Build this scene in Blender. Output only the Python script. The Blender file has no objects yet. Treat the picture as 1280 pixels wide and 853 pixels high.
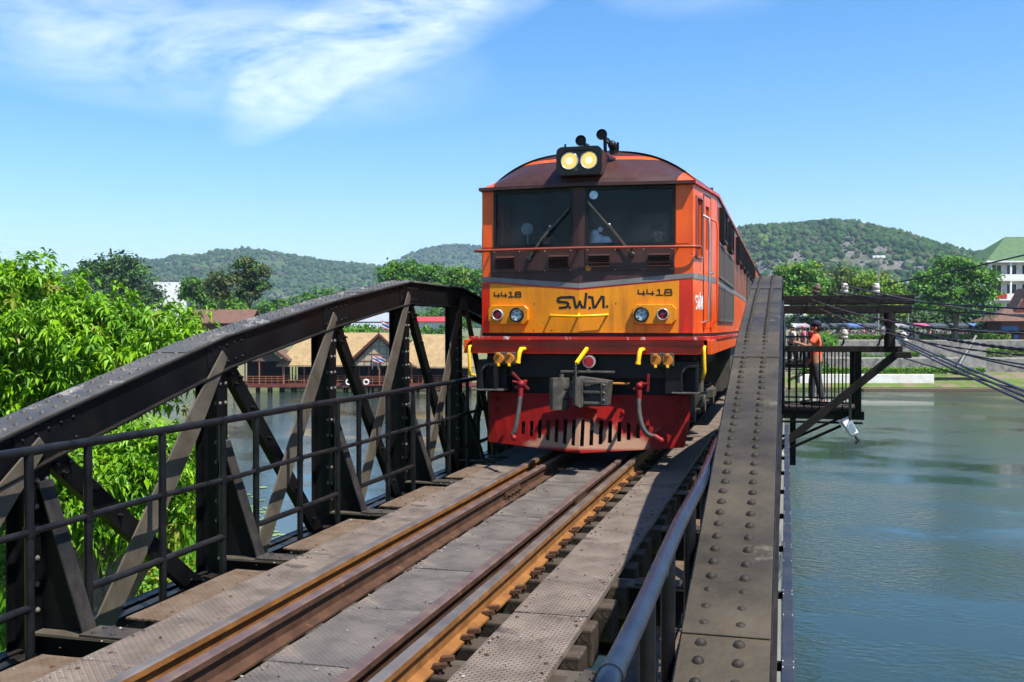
import bpy, bmesh, math, random
import numpy as np
from mathutils import Vector, Matrix

# ------------------------------------------------------------------ basics
S = bpy.context.scene
COL = S.collection
R = math.radians
rnd = random.Random(7)
EYE = 1.474            # eye height over the rail tops (rail top is z = 0)
F = 1253.0             # focal length in photo pixels
TH = R(15.3)           # the view is turned this much to the left of the track
PIT = math.atan(17.5 / F)
sn, cs = math.sin(TH), math.cos(TH)
TC = -2.18             # track centre line
WATER = -7.0

def ray(x, y):
    a = (x - 640) / F; b = (426.5 - y) / F
    fh = math.cos(PIT) + b * math.sin(PIT); z = -math.sin(PIT) + b * math.cos(PIT)
    return (-sn * fh + cs * a, cs * fh + sn * a, z)
def pY(x, y, Y):
    r = ray(x, y); t = Y / r[1]
    return Vector((r[0] * t, Y, EYE + r[2] * t))
def lat(px, d): return (px - 640) / F * d          # lateral offset in the bank frame at depth d
def hz(py, d): return EYE + (409 - py) / F * d     # height at depth d
def bank(r, d, z=0.0): return Vector((cs * r - sn * d, sn * r + cs * d, z))

# ------------------------------------------------------------------ materials
def nodes_of(m):
    m.use_nodes = True
    nt = m.node_tree
    nt.nodes.clear()
    return nt, nt.nodes, nt.links
def rgba(c): return (c[0], c[1], c[2], 1.0)

def pm(name, c1, c2=None, rough=.5, metal=0., scale=4., lo=.38, hi=.62, bump=0., bscale=60., c3=None, s3=9., t3=.62,
       dust=None, dust_amt=.7, spec=.28, pattern=None, pscale=30., pbump=.3, rvar=.12, coat=0., streak=None, streak_amt=.4, streak_lo=.5):
    m = bpy.data.materials.new(name)
    nt, N, L = nodes_of(m)
    out = N.new('ShaderNodeOutputMaterial'); p = N.new('ShaderNodeBsdfPrincipled')
    L.new(p.outputs[0], out.inputs[0])
    p.inputs['Metallic'].default_value = metal
    p.inputs['Specular IOR Level'].default_value = spec
    if coat: p.inputs['Coat Weight'].default_value = coat; p.inputs['Coat Roughness'].default_value = .12
    tc = N.new('ShaderNodeTexCoord')
    def noise(sc, det=7., ro=.6):
        n = N.new('ShaderNodeTexNoise'); n.inputs['Scale'].default_value = sc; n.inputs['Detail'].default_value = det
        n.inputs['Roughness'].default_value = ro; L.new(tc.outputs['Object'], n.inputs['Vector']); return n
    def ramp(src, a, b):
        r = N.new('ShaderNodeMapRange'); r.inputs[1].default_value = a; r.inputs[2].default_value = b
        L.new(src, r.inputs[0]); return r.outputs[0]
    def mix(fac, a, b):
        x = N.new('ShaderNodeMix'); x.data_type = 'RGBA'
        L.new(fac, x.inputs[0])
        for k, v in ((6, a), (7, b)):
            if isinstance(v, tuple): x.inputs[k].default_value = v
            else: L.new(v, x.inputs[k])
        return x.outputs[2]
    n1 = noise(scale)
    col = mix(ramp(n1.outputs['Fac'], lo, hi), rgba(c1), rgba(c2 if c2 else tuple(min(1, v * .75) for v in c1)))
    if c3:
        n3 = noise(s3, 8., .7)
        col = mix(ramp(n3.outputs['Fac'], t3, t3 + .07), col, rgba(c3))
    if streak:
        ms = N.new('ShaderNodeMapping'); ms.inputs['Scale'].default_value = (11., 11., .8); L.new(tc.outputs['Object'], ms.inputs[0])
        ns = N.new('ShaderNodeTexNoise'); ns.inputs['Scale'].default_value = 1.; ns.inputs['Detail'].default_value = 9.; ns.inputs['Roughness'].default_value = .68; L.new(ms.outputs[0], ns.inputs['Vector'])
        nb_ = noise(1.7, 5.)
        k1 = N.new('ShaderNodeMath'); k1.operation = 'MULTIPLY'; L.new(ramp(ns.outputs['Fac'], streak_lo, streak_lo + .22), k1.inputs[0]); L.new(ramp(nb_.outputs['Fac'], .35, .65), k1.inputs[1])
        k2 = N.new('ShaderNodeMath'); k2.operation = 'MULTIPLY'; L.new(k1.outputs[0], k2.inputs[0]); k2.inputs[1].default_value = streak_amt
        col = mix(k2.outputs[0], col, rgba(streak))
    if dust:
        g = N.new('ShaderNodeNewGeometry'); sx = N.new('ShaderNodeSeparateXYZ'); L.new(g.outputs['True Normal'], sx.inputs[0])
        f = ramp(sx.outputs[2], .35, .95)
        n4 = noise(7., 8., .65)
        mu = N.new('ShaderNodeMath'); mu.operation = 'MULTIPLY'; L.new(f, mu.inputs[0]); L.new(ramp(n4.outputs['Fac'], .25, .75), mu.inputs[1])
        mu2 = N.new('ShaderNodeMath'); mu2.operation = 'MULTIPLY'; L.new(mu.outputs[0], mu2.inputs[0]); mu2.inputs[1].default_value = dust_amt * 1.3
        mu2.use_clamp = True
        col = mix(mu2.outputs[0], col, rgba(dust))
    L.new(col, p.inputs['Base Color'])
    r = N.new('ShaderNodeMapRange'); L.new(n1.outputs['Fac'], r.inputs[0])
    r.inputs[1].default_value = .3; r.inputs[2].default_value = .7
    r.inputs[3].default_value = max(.03, rough - rvar); r.inputs[4].default_value = min(1, rough + rvar)
    L.new(r.outputs[0], p.inputs['Roughness'])
    hgt = None
    if pattern == 'tread':
        # small raised lugs set in a staggered grid
        mp = N.new('ShaderNodeMapping'); mp.inputs['Scale'].default_value = (pscale, pscale, pscale); mp.inputs['Rotation'].default_value = (0, 0, R(45))
        L.new(tc.outputs['Object'], mp.inputs[0])
        v = N.new('ShaderNodeTexVoronoi'); v.inputs['Scale'].default_value = 1.; v.inputs['Randomness'].default_value = 0.
        v.voronoi_dimensions = '2D'
        L.new(mp.outputs[0], v.inputs['Vector'])
        hgt = N.new('ShaderNodeMapRange'); hgt.inputs[1].default_value = .2; hgt.inputs[2].default_value = .42; hgt.inputs[3].default_value = 1; hgt.inputs[4].default_value = 0
        L.new(v.outputs['Distance'], hgt.inputs[0]); hgt = hgt.outputs[0]
    elif pattern == 'planks':
        w = N.new('ShaderNodeTexWave'); w.inputs['Scale'].default_value = pscale; w.inputs['Distortion'].default_value = 2.5; w.inputs['Detail'].default_value = 4
        L.new(tc.outputs['Object'], w.inputs['Vector']); hgt = w.outputs['Fac']
    if hgt is not None:
        b0 = N.new('ShaderNodeBump'); b0.inputs['Strength'].default_value = pbump; b0.inputs['Distance'].default_value = .01
        L.new(hgt, b0.inputs['Height'])
    if bump:
        nb = noise(bscale, 8., .65)
        b = N.new('ShaderNodeBump'); b.inputs['Strength'].default_value = bump; b.inputs['Distance'].default_value = .02
        L.new(nb.outputs['Fac'], b.inputs['Height'])
        if hgt is not None: L.new(b0.outputs[0], b.inputs['Normal'])
        L.new(b.outputs[0], p.inputs['Normal'])
    elif hgt is not None: L.new(b0.outputs[0], p.inputs['Normal'])
    return m

def leafmat(name, c1, c2, trans=.35, scale=1.2, rough=.45, spec=.4):
    m = bpy.data.materials.new(name)
    nt, N, L = nodes_of(m)
    out = N.new('ShaderNodeOutputMaterial'); p = N.new('ShaderNodeBsdfPrincipled'); t = N.new('ShaderNodeBsdfTranslucent'); mx = N.new('ShaderNodeMixShader')
    p.inputs['Roughness'].default_value = rough; p.inputs['Specular IOR Level'].default_value = spec
    mx.inputs[0].default_value = trans
    tc = N.new('ShaderNodeTexCoord'); n = N.new('ShaderNodeTexNoise'); n.inputs['Scale'].default_value = scale; n.inputs['Detail'].default_value = 5
    L.new(tc.outputs['Object'], n.inputs['Vector'])
    r = N.new('ShaderNodeMapRange'); r.inputs[1].default_value = .36; r.inputs[2].default_value = .64; L.new(n.outputs['Fac'], r.inputs[0])
    x = N.new('ShaderNodeMix'); x.data_type = 'RGBA'; L.new(r.outputs[0], x.inputs[0]); x.inputs[6].default_value = rgba(c1); x.inputs[7].default_value = rgba(c2)
    L.new(x.outputs[2], p.inputs['Base Color']); L.new(x.outputs[2], t.inputs['Color'])
    L.new(p.outputs[0], mx.inputs[1]); L.new(t.outputs[0], mx.inputs[2]); L.new(mx.outputs[0], out.inputs[0])
    return m

def glassmat(name, tint, gloss=.5):
    m = bpy.data.materials.new(name)
    nt, N, L = nodes_of(m)
    out = N.new('ShaderNodeOutputMaterial'); t = N.new('ShaderNodeBsdfTransparent'); g = N.new('ShaderNodeBsdfGlossy'); mx = N.new('ShaderNodeMixShader')
    fr = N.new('ShaderNodeFresnel'); fr.inputs[0].default_value = 1.2
    t.inputs[0].default_value = rgba(tint); g.inputs['Roughness'].default_value = .03
    L.new(fr.outputs[0], mx.inputs[0]); L.new(t.outputs[0], mx.inputs[1]); L.new(g.outputs[0], mx.inputs[2])
    d = N.new('ShaderNodeBsdfDiffuse'); d.inputs[0].default_value = (.32, .33, .35, 1); m2 = N.new('ShaderNodeMixShader'); tc = N.new('ShaderNodeTexCoord')
    n = N.new('ShaderNodeTexNoise'); n.inputs['Scale'].default_value = 3.5; n.inputs['Detail'].default_value = 9; n.inputs['Roughness'].default_value = .7; L.new(tc.outputs['Object'], n.inputs['Vector'])
    r = N.new('ShaderNodeMapRange'); r.inputs[1].default_value = .35; r.inputs[2].default_value = .75; r.inputs[3].default_value = .008; r.inputs[4].default_value = .06; L.new(n.outputs['Fac'], r.inputs[0])
    L.new(r.outputs[0], m2.inputs[0]); L.new(mx.outputs[0], m2.inputs[1]); L.new(d.outputs[0], m2.inputs[2]); L.new(m2.outputs[0], out.inputs[0])
    return m
def emat(name, c, s):
    m = bpy.data.materials.new(name)
    nt, N, L = nodes_of(m)
    out = N.new('ShaderNodeOutputMaterial'); e = N.new('ShaderNodeEmission'); e.inputs[0].default_value = rgba(c); e.inputs[1].default_value = s
    L.new(e.outputs[0], out.inputs[0]); return m

MT = {}
def mk(k, *a, **kw): MT[k] = pm(k, *a, **kw)
mk('black_steel', (.003, .0033, .0042), (.007, .007, .0074), rough=.42, scale=3, bump=.12, bscale=45, c3=(.035, .022, .015), s3=11, t3=.67, dust=(.06, .05, .04), dust_amt=.4, spec=.09)
mk('chord_worn', (.055, .05, .043), (.10, .092, .08), rough=.5, scale=2.2, bump=.3, bscale=30, c3=(.21, .19, .165), s3=3.2, t3=.56, spec=.3, rvar=.15)
mk('rivet_dark', (.018, .0145, .011), (.04, .032, .024), rough=.62, scale=30, spec=.2)
mk('rivet_pale', (.09, .08, .068), (.15, .135, .115), rough=.6, scale=30, spec=.2)
mk('chord_plate', (.027, .0205, .0125), (.078, .062, .041), rough=.6, scale=2.2, lo=.34, hi=.68, bump=.35, bscale=30, c3=(.105, .086, .06), s3=2.6, t3=.60, spec=.25, rvar=.15)
mk('tan_plate', (.062, .051, .037), (.095, .08, .06), rough=.6, scale=5, bump=.15, bscale=40, c3=(.07, .055, .04), s3=7, t3=.64)
mk('knee_plate', (.016, .0155, .016), (.036, .031, .027), rough=.5, scale=6, bump=.15, spec=.12, c3=(.35, .12, .07), s3=13, t3=.70, dust=(.09, .075, .06))
mk('pipe_paint', (.005, .0055, .007), (.011, .011, .0125), rough=.36, scale=7, bump=.1, bscale=70, c3=(.12, .055, .035), s3=9, t3=.69, spec=.17, dust=(.04, .036, .033), dust_amt=.35)
mk('blue_pipe', (.008, .013, .027), (.017, .025, .043), rough=.16, scale=6, bump=.18, bscale=80, c3=(.16, .10, .10), s3=6, t3=.68, spec=.3)
mk('tread_plate', (.12, .094, .075), (.215, .17, .136), rough=.62, scale=3.2, bump=.15, bscale=70, c3=(.075, .058, .05), s3=3.4, t3=.57, pattern='tread', pscale=33, pbump=1.)
mk('tread_grey', (.102, .089, .08), (.185, .16, .14), rough=.58, scale=3, bump=.15, bscale=70, c3=(.25, .195, .14), s3=4, t3=.565, pattern='tread', pscale=40, pbump=1.)
mk('brown_plate', (.098, .062, .037), (.15, .108, .074), rough=.75, scale=4, bump=.2, bscale=40, c3=(.09, .075, .065), s3=6, t3=.6, pattern='tread', pscale=33, pbump=.5)
mk('rail_rust', (.165, .066, .017), (.25, .108, .027), rough=.7, scale=6, bump=.3, bscale=60, c3=(.10, .045, .02), s3=7, t3=.6)
mk('rail_dark', (.045, .021, .0115), (.078, .037, .02), rough=.75, scale=8, bump=.3, bscale=60, c3=(.26, .13, .05), s3=6, t3=.62)
mk('rail_head', (.15, .118, .10), (.24, .20, .175), rough=.36, metal=.5, scale=3, rvar=.1)
mk('guard_head', (.10, .066, .062), (.15, .10, .085), rough=.5, scale=6, metal=.2, bump=.2, c3=(.28, .2, .15), s3=7, t3=.62)
mk('wood', (.024, .018, .014), (.055, .042, .032), rough=.85, scale=9, bump=.6, bscale=25, c3=(.13, .105, .085), s3=12, t3=.62, dust=(.10, .078, .058), dust_amt=.45, spec=.15)
mk('old_wood', (.008, .007, .006), (.017, .0145, .012), rough=.8, spec=.2, scale=9, bump=.5, bscale=25)
mk('concrete', (.3, .28, .25), (.22, .205, .185), rough=.9, scale=1.2, bump=.3, bscale=12)
mk('stone', (.27, .25, .215), (.15, .142, .128), rough=.9, scale=.9, bump=.5, bscale=3, c3=(.11, .105, .095), s3=1.1, t3=.52)
mk('white_wall', (.72, .70, .64), (.60, .57, .5), rough=.8, scale=.8)
mk('white_paint', (.78, .78, .76), (.70, .70, .69), rough=.5, scale=2, c3=(.45, .42, .38), s3=2.2, t3=.62)
# locomotive
mk('orange', (.80, .10, .004), (.70, .078, .004), rough=.38, scale=2.2, coat=.08, spec=.35, streak=(.20, .05, .02), streak_amt=.7, streak_lo=.45, c3=(.5, .075, .02), s3=5, t3=.66, bump=.02, bscale=6)
mk('red', (.60, .022, .004), (.48, .016, .004), streak=(.12, .018, .01), streak_amt=.6, streak_lo=.47, rough=.36, scale=3, coat=.2, bump=.02, bscale=8)
mk('yellow', (.74, .255, .004), (.66, .215, .004), rough=.4, scale=2.5, coat=.06, spec=.3, streak=(.22, .085, .015), streak_amt=.8, streak_lo=.45, c3=(.42, .15, .012), s3=6, t3=.68, bump=.02, bscale=8)
mk('bright_yellow', (.85, .50, .012), (.78, .44, .012), rough=.4, scale=6)
mk('brown', (.060, .024, .021), (.042, .017, .0155), streak=(.13, .09, .075), streak_amt=.35, rough=.42, scale=3, c3=(.09, .055, .047), s3=6, t3=.66, bump=.03, bscale=12)
mk('side_brown', (.30, .06, .03), (.22, .046, .027), streak=(.1, .035, .025), streak_amt=.6, rough=.4, scale=2, coat=.2)
mk('grey_stripe', (.21, .20, .195), (.15, .145, .14), rough=.5, scale=6)
mk('loco_black', (.006, .006, .007), (.012, .0115, .012), spec=.25, rough=.45, scale=6, bump=.15, bscale=30, c3=(.05, .04, .033), s3=6, t3=.64)
mk('under_grey', (.06, .052, .045), (.095, .085, .07), rough=.6, scale=6, bump=.3, bscale=30, c3=(.16, .13, .1), s3=7, t3=.6)
mk('pilot_red', (.46, .018, .012), (.36, .016, .012), rough=.42, scale=4, c3=(.42, .27, .2), s3=2.2, t3=.6, bump=.08, bscale=20)
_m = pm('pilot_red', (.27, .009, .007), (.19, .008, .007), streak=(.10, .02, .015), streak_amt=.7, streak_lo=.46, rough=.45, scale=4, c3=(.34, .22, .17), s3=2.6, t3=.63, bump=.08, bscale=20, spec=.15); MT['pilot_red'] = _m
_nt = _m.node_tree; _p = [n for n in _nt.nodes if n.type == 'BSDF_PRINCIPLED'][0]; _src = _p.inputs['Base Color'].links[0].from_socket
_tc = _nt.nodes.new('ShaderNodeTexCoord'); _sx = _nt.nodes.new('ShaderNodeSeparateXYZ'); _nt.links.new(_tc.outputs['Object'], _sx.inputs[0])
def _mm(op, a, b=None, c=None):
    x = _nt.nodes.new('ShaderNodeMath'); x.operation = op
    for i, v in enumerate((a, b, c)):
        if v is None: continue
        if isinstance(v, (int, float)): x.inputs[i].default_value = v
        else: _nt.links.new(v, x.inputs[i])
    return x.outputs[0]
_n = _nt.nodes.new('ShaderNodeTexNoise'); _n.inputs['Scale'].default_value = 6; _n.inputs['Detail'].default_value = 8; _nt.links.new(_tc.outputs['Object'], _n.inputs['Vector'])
# dusty worn paint on the plough's middle, sunlit fan painted into its shape
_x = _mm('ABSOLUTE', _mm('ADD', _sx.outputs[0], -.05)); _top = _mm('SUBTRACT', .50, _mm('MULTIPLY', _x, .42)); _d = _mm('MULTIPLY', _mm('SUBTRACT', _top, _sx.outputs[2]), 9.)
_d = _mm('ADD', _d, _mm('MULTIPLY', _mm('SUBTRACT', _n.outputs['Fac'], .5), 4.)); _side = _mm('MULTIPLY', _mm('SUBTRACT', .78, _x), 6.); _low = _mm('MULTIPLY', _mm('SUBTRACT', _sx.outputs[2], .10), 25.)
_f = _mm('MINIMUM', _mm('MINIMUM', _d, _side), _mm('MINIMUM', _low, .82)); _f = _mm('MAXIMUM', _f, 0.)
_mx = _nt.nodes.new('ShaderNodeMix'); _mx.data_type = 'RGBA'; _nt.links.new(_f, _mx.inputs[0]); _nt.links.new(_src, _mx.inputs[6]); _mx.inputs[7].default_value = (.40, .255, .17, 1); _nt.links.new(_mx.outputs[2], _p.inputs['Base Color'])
mk('chipped_red', (.5, .022, .012), (.4, .02, .012), rough=.45, scale=5, c3=(.62, .6, .56), s3=5.5, t3=.565)
mk('cast_steel', (.06, .055, .047), (.11, .10, .085), rough=.55, metal=.3, scale=9, bump=.4, bscale=30, c3=(.07, .045, .03), s3=8, t3=.6)
mk('hose', (.035, .035, .034), (.06, .058, .055), rough=.6, scale=9, bump=.2)
mk('red_cock', (.24, .012, .014), (.17, .01, .012), spec=.25, rough=.5, scale=9)
mk('chrome', (.5, .5, .49), (.4, .4, .39), rough=.3, metal=.5, scale=9)
mk('fan_grey', (.22, .25, .25), rough=.5)
mk('lamp_face', (.55, .62, .62), (.45, .52, .52), rough=.2, scale=20)
mk('lamp_led', (.2, .25, .25), (.28, .33, .33), rough=.15, scale=20)
mk('red_lens', (.35, .008, .02), (.26, .006, .015), rough=.12, scale=9, coat=.5)
mk('orange_cap', (.55, .2, .02), (.45, .15, .02), rough=.5, scale=9)
mk('ink', (.01, .01, .012), (.014, .014, .015), rough=.5)
mk('grille', (.085, .07, .062), (.12, .095, .08), rough=.55, scale=4, dust=(.1, .08, .06))
mk('seal', (.008, .008, .009), rough=.5)
mk('cab_inside', (.03, .032, .036), (.045, .046, .05), rough=.7)
mk('bag', (.75, .75, .76), (.6, .62, .66), rough=.4, scale=9, bump=.8, bscale=18)
mk('sticker', (.35, .55, .75), (.75, .8, .85), rough=.4, scale=22)
MT['glass'] = glassmat('glass', (.90, .93, .97))
MT['dark_glass'] = pm('dark_glass', (.012, .014, .018), rough=.08, spec=.6, rvar=.03)
MT['lit'] = emat('lit', (1., .72, .22), .56)
MT['lit_core'] = emat('lit_core', (1., .88, .5), .85)
# people
mk('skin', (.36, .19, .12), (.32, .165, .1), rough=.5, scale=8)
mk('shirt_orange', (.85, .15, .07), (.75, .12, .055), rough=.8, scale=7, bump=.3, bscale=14)
mk('navy', (.012, .014, .028), (.02, .022, .035), rough=.8, scale=9)
mk('jeans', (.03, .032, .042), (.05, .052, .062), rough=.85, scale=9, bump=.2)
mk('hair', (.012, .01, .009), rough=.5)
mk('cloth_white', (.7, .7, .68), rough=.85)
mk('cloth_pink', (.65, .16, .25), rough=.85)
mk('cloth_red', (.5, .04, .03), rough=.85)
mk('cloth_blue', (.06, .12, .35), rough=.85)
mk('cloth_khaki', (.25, .2, .12), rough=.85)
# far bank
mk('thatch', (.40, .29, .15), (.27, .185, .095), rough=1., scale=1.4, lo=.3, hi=.7, bump=1., bscale=14, c3=(.16, .11, .06), s3=1.3, t3=.6, streak=(.15, .1, .055), streak_amt=.7, streak_lo=.42, spec=.1)
mk('thatch_dark', (.13, .085, .06), (.09, .06, .045), rough=.95, scale=3, bump=.8, bscale=9)
mk('teak', (.32, .12, .05), (.24, .09, .04), rough=.6, scale=5)
mk('teak_dark', (.13, .035, .022), (.09, .028, .02), rough=.6, scale=5)
mk('gable_mat', (.44, .36, .26), (.36, .29, .2), rough=.85, scale=6)
mk('tile_brown', (.16, .085, .06), (.11, .06, .045), rough=.8, scale=2, bump=.5, bscale=6)
mk('tin', (.42, .44, .46), (.33, .35, .37), rough=.4, metal=.3, scale=1.5)
mk('tin_red', (.45, .05, .05), rough=.5)
mk('green_roof', (.05, .105, .045), (.085, .145, .065), rough=.7, scale=1.2, bump=.4, bscale=8)
mk('window_dark', (.02, .022, .026), rough=.2)
mk('blue_wall', (.06, .16, .4), rough=.7)
mk('canvas_white', (.36, .36, .38), rough=.8); mk('canvas_blue', (.1, .18, .42), rough=.8); mk('canvas_red', (.45, .06, .08), rough=.8); mk('canvas_dark', (.07, .08, .1), rough=.8); mk('canvas_pink', (.5, .1, .22), rough=.8)
mk('ceramic', (.55, .52, .46), (.42, .39, .34), rough=.35, scale=9, c3=(.13, .09, .07), s3=14, t3=.62)
mk('ceramic_brown', (.17, .11, .085), (.11, .075, .06), rough=.4, scale=12)
mk('wire_black', (.006, .012, .014), rough=.45)
mk('wire_grey', (.09, .09, .095), rough=.5)
mk('cable_blue', (.03, .045, .085), (.045, .06, .1), rough=.3, spec=.5)
mk('tray', (.022, .025, .04), (.036, .04, .055), spec=.25, rough=.45, scale=3, bump=.05)
mk('galv', (.38, .39, .4), (.28, .29, .3), rough=.45, metal=.4, scale=6)
mk('bark', (.11, .08, .055), (.16, .12, .085), rough=.9, scale=6, bump=.7, bscale=12)
mk('bank_grass', (.075, .14, .018), (.13, .19, .03), rough=.95, scale=1.2, bump=.6, bscale=6, c3=(.15, .12, .06), s3=.9, t3=.62)
mk('far_ground', (.10, .13, .045), (.16, .15, .085), rough=.95, scale=.05, bump=.4, bscale=1)
mk('lawn', (.075, .115, .025), (.11, .15, .03), rough=.95, scale=.6, bump=.7, bscale=4, c3=(.17, .135, .085), s3=.35, t3=.5)
MT['leaf_mango'] = leafmat('leaf_mango', (.13, .31, .005), (.23, .43, .008), trans=.27, scale=.9, rough=.45, spec=.28)
MT['leaf_mango_young'] = leafmat('leaf_mango_young', (.25, .30, .02), (.34, .27, .05), trans=.4, scale=2)
MT['leaf_mango_deep'] = leafmat('leaf_mango_deep', (.07, .195, .005), (.12, .26, .007), trans=.2, scale=1, spec=.28)
MT['leaf_dark'] = leafmat('leaf_dark', (.025, .065, .016), (.045, .10, .02), trans=.22, scale=.5, rough=.55)
MT['leaf_mid'] = leafmat('leaf_mid', (.048, .15, .012), (.08, .20, .015), trans=.28, scale=.5, rough=.55)
MT['leaf_bright'] = leafmat('leaf_bright', (.075, .23, .008), (.125, .30, .010), trans=.32, scale=.5, rough=.55)
MT['leaf_yellow'] = leafmat('leaf_yellow', (.16, .26, .010), (.24, .32, .014), trans=.32, scale=.5, rough=.55)
MT['leaf_olive'] = leafmat('leaf_olive', (.06, .085, .016), (.10, .12, .025), trans=.25, scale=.5, rough=.6)
MT['lily'] = leafmat('lily', (.12, .22, .05), (.22, .32, .10), trans=.1, scale=.6, rough=.35)
MT['lily_flower'] = leafmat('lily_flower', (.55, .1, .25), (.6, .2, .32), trans=.2, scale=3)

# ------------------------------------------------------------------ mesh builder
class MB:
    def __init__(s): s.v = []; s.f = []; s.m = []; s.sm = []
    def add(s, vs, fs, mi=0, smooth=False):
        b = len(s.v); s.v.extend([tuple(p) for p in vs])
        for f in fs: s.f.append(tuple(b + i for i in f)); s.m.append(mi); s.sm.append(smooth)
    def box(s, x0, x1, y0, y1, z0, z1, mi=0):
        if x0 > x1: x0, x1 = x1, x0
        if y0 > y1: y0, y1 = y1, y0
        if z0 > z1: z0, z1 = z1, z0
        s.add([(x0, y0, z0), (x1, y0, z0), (x1, y1, z0), (x0, y1, z0), (x0, y0, z1), (x1, y0, z1), (x1, y1, z1), (x0, y1, z1)],
              [(0, 3, 2, 1), (4, 5, 6, 7), (0, 1, 5, 4), (1, 2, 6, 5), (2, 3, 7, 6), (3, 0, 4, 7)], mi)
    def beam(s, p, q, side, w, t, mi=0, w2=None):
        # flat bar from p to q, w wide along 'side', t thick across it
        p = Vector(p); q = Vector(q); a = (q - p).normalized(); side = Vector(side); side = (side - a * side.dot(a)).normalized()
        n = a.cross(side).normalized(); w2 = w if w2 is None else w2
        vs = []
        for o, ww in ((p, w), (q, w2)):
            for i, j in ((-1, -1), (1, -1), (1, 1), (-1, 1)): vs.append(o + side * (i * ww / 2) + n * (j * t / 2))
        fl = [(0, 3, 2, 1), (4, 5, 6, 7), (0, 1, 5, 4), (1, 2, 6, 5), (2, 3, 7, 6), (3, 0, 4, 7)]
        s.add(vs, fl, mi)
    def tube(s, path, r, n=10, mi=0, cap=True, smooth=True):
        P = [Vector(p) for p in path]; k = len(P)
        rs = r if isinstance(r, (list, tuple)) else [r] * k
        t0 = (P[1] - P[0]).normalized()
        up = Vector((0, 0, 1)) if abs(t0.z) < .9 else Vector((1, 0, 0))
        nrm = (up - t0 * up.dot(t0)).normalized()
        vs = []
        for i in range(k):
            t = (P[min(i + 1, k - 1)] - P[max(i - 1, 0)]).normalized()
            nrm = (nrm - t * nrm.dot(t)).normalized(); bn = t.cross(nrm)
            for j in range(n):
                a = 2 * math.pi * j / n
                vs.append(P[i] + (nrm * math.cos(a) + bn * math.sin(a)) * rs[i])
        fs = [(i * n + j, i * n + (j + 1) % n, (i + 1) * n + (j + 1) % n, (i + 1) * n + j) for i in range(k - 1) for j in range(n)]
        s.add(vs, fs, mi, smooth)
        if cap:
            s.add(vs[:n], [tuple(reversed(range(n)))], mi); s.add(vs[-n:], [tuple(range(n))], mi)
    def prism(s, poly, vec, mi=0, mi_side=None):
        n = len(poly); a = [Vector(p) for p in poly]; v = Vector(vec); b = [p + v for p in a]
        s.add(a + b, [tuple(reversed(range(n))), tuple(range(n, 2 * n))], mi)
        s.add(a + b, [(i, (i + 1) % n, n + (i + 1) % n, n + i) for i in range(n)], mi if mi_side is None else mi_side)
    def dome(s, c, nrm, r, h=None, mi=0, n=8):
        c = Vector(c); d = Vector(nrm).normalized(); h = r * .75 if h is None else h
        u = d.orthogonal().normalized(); w = d.cross(u); vs = []
        for k, (rr, hh) in enumerate(((1, 0), (.82, .55), (.42, .9))):
            for j in range(n):
                a = 2 * math.pi * j / n; vs.append(c + (u * math.cos(a) + w * math.sin(a)) * (r * rr) + d * (h * hh))
        vs.append(c + d * h)
        fs = [(k * n + j, k * n + (j + 1) % n, (k + 1) * n + (j + 1) % n, (k + 1) * n + j) for k in range(2) for j in range(n)]
        fs += [(2 * n + j, 2 * n + (j + 1) % n, 3 * n) for j in range(n)]
        s.add(vs, fs, mi, True)
    def disc(s, c, nrm, r, h, mi=0, n=20, r2=None):
        c = Vector(c); s.tube([c, c + Vector(nrm).normalized() * h], [r, r if r2 is None else r2], n, mi)
    def ball(s, c, r, mi=0, n=10, k=7):
        rx, ry, rz = r if isinstance(r, (tuple, list)) else (r, r, r); c = Vector(c); vs = []
        for i in range(k + 1):
            a = math.pi * i / k
            for j in range(n):
                b = 2 * math.pi * j / n; vs.append(c + Vector((rx * math.sin(a) * math.cos(b), ry * math.sin(a) * math.sin(b), rz * math.cos(a))))
        s.add(vs, [(i * n + j, (i + 1) * n + j, (i + 1) * n + (j + 1) % n, i * n + (j + 1) % n) for i in range(k) for j in range(n)], mi, True)
    def ribbon(s, pts, w, nrm, th, mi=0):
        # flat lettering stroke along pts
        n = Vector(nrm).normalized()
        for a, b in zip(pts[:-1], pts[1:]):
            a = Vector(a); b = Vector(b); d = (b - a).normalized(); sd = d.cross(n).normalized() * (w / 2); e = d * (w * .32)
            s.prism([a - e - sd, b + e - sd, b + e + sd, a - e + sd], n * th, mi)
    def build(s, name, mats, parent=None, loc=None, rot=0., local=False, bevel=0., seg=1):
        if isinstance(mats, str): mats = [mats]
        org = Vector((0, 0, 0))
        if parent is not None: org = ORG.get(parent.name, Vector((0, 0, 0)))
        elif loc is not None: org = Vector(loc)
        v = s.v if local else [(p[0] - org.x, p[1] - org.y, p[2] - org.z) for p in s.v]
        me = bpy.data.meshes.new(name); me.from_pydata(v, [], s.f)
        for k in mats: me.materials.append(MT[k] if isinstance(k, str) else k)
        me.polygons.foreach_set('material_index', s.m); me.polygons.foreach_set('use_smooth', s.sm); me.update()
        if bevel:
            bm = bmesh.new(); bm.from_mesh(me); bmesh.ops.recalc_face_normals(bm, faces=bm.faces); bm.to_mesh(me); bm.free()
        o = bpy.data.objects.new(name, me); COL.objects.link(o)
        if parent is not None: o.parent = parent; ORG[o.name] = org if not local else Vector((0, 0, 0))
        elif loc is not None: o.location = loc; o.rotation_euler = (0, 0, rot); ORG[o.name] = org if not local else Vector((0, 0, 0))
        if bevel:
            b = o.modifiers.new('b', 'BEVEL'); b.width = bevel; b.segments = seg; b.limit_method = 'ANGLE'; b.angle_limit = R(40)
            b.harden_normals = False
        return o
ORG = {}
def tag(o, label=None, cat=None, group=None, kind=None):
    if label: o['label'] = label
    if cat: o['category'] = cat
    if group: o['group'] = group
    if kind: o['kind'] = kind
    return o
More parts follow.
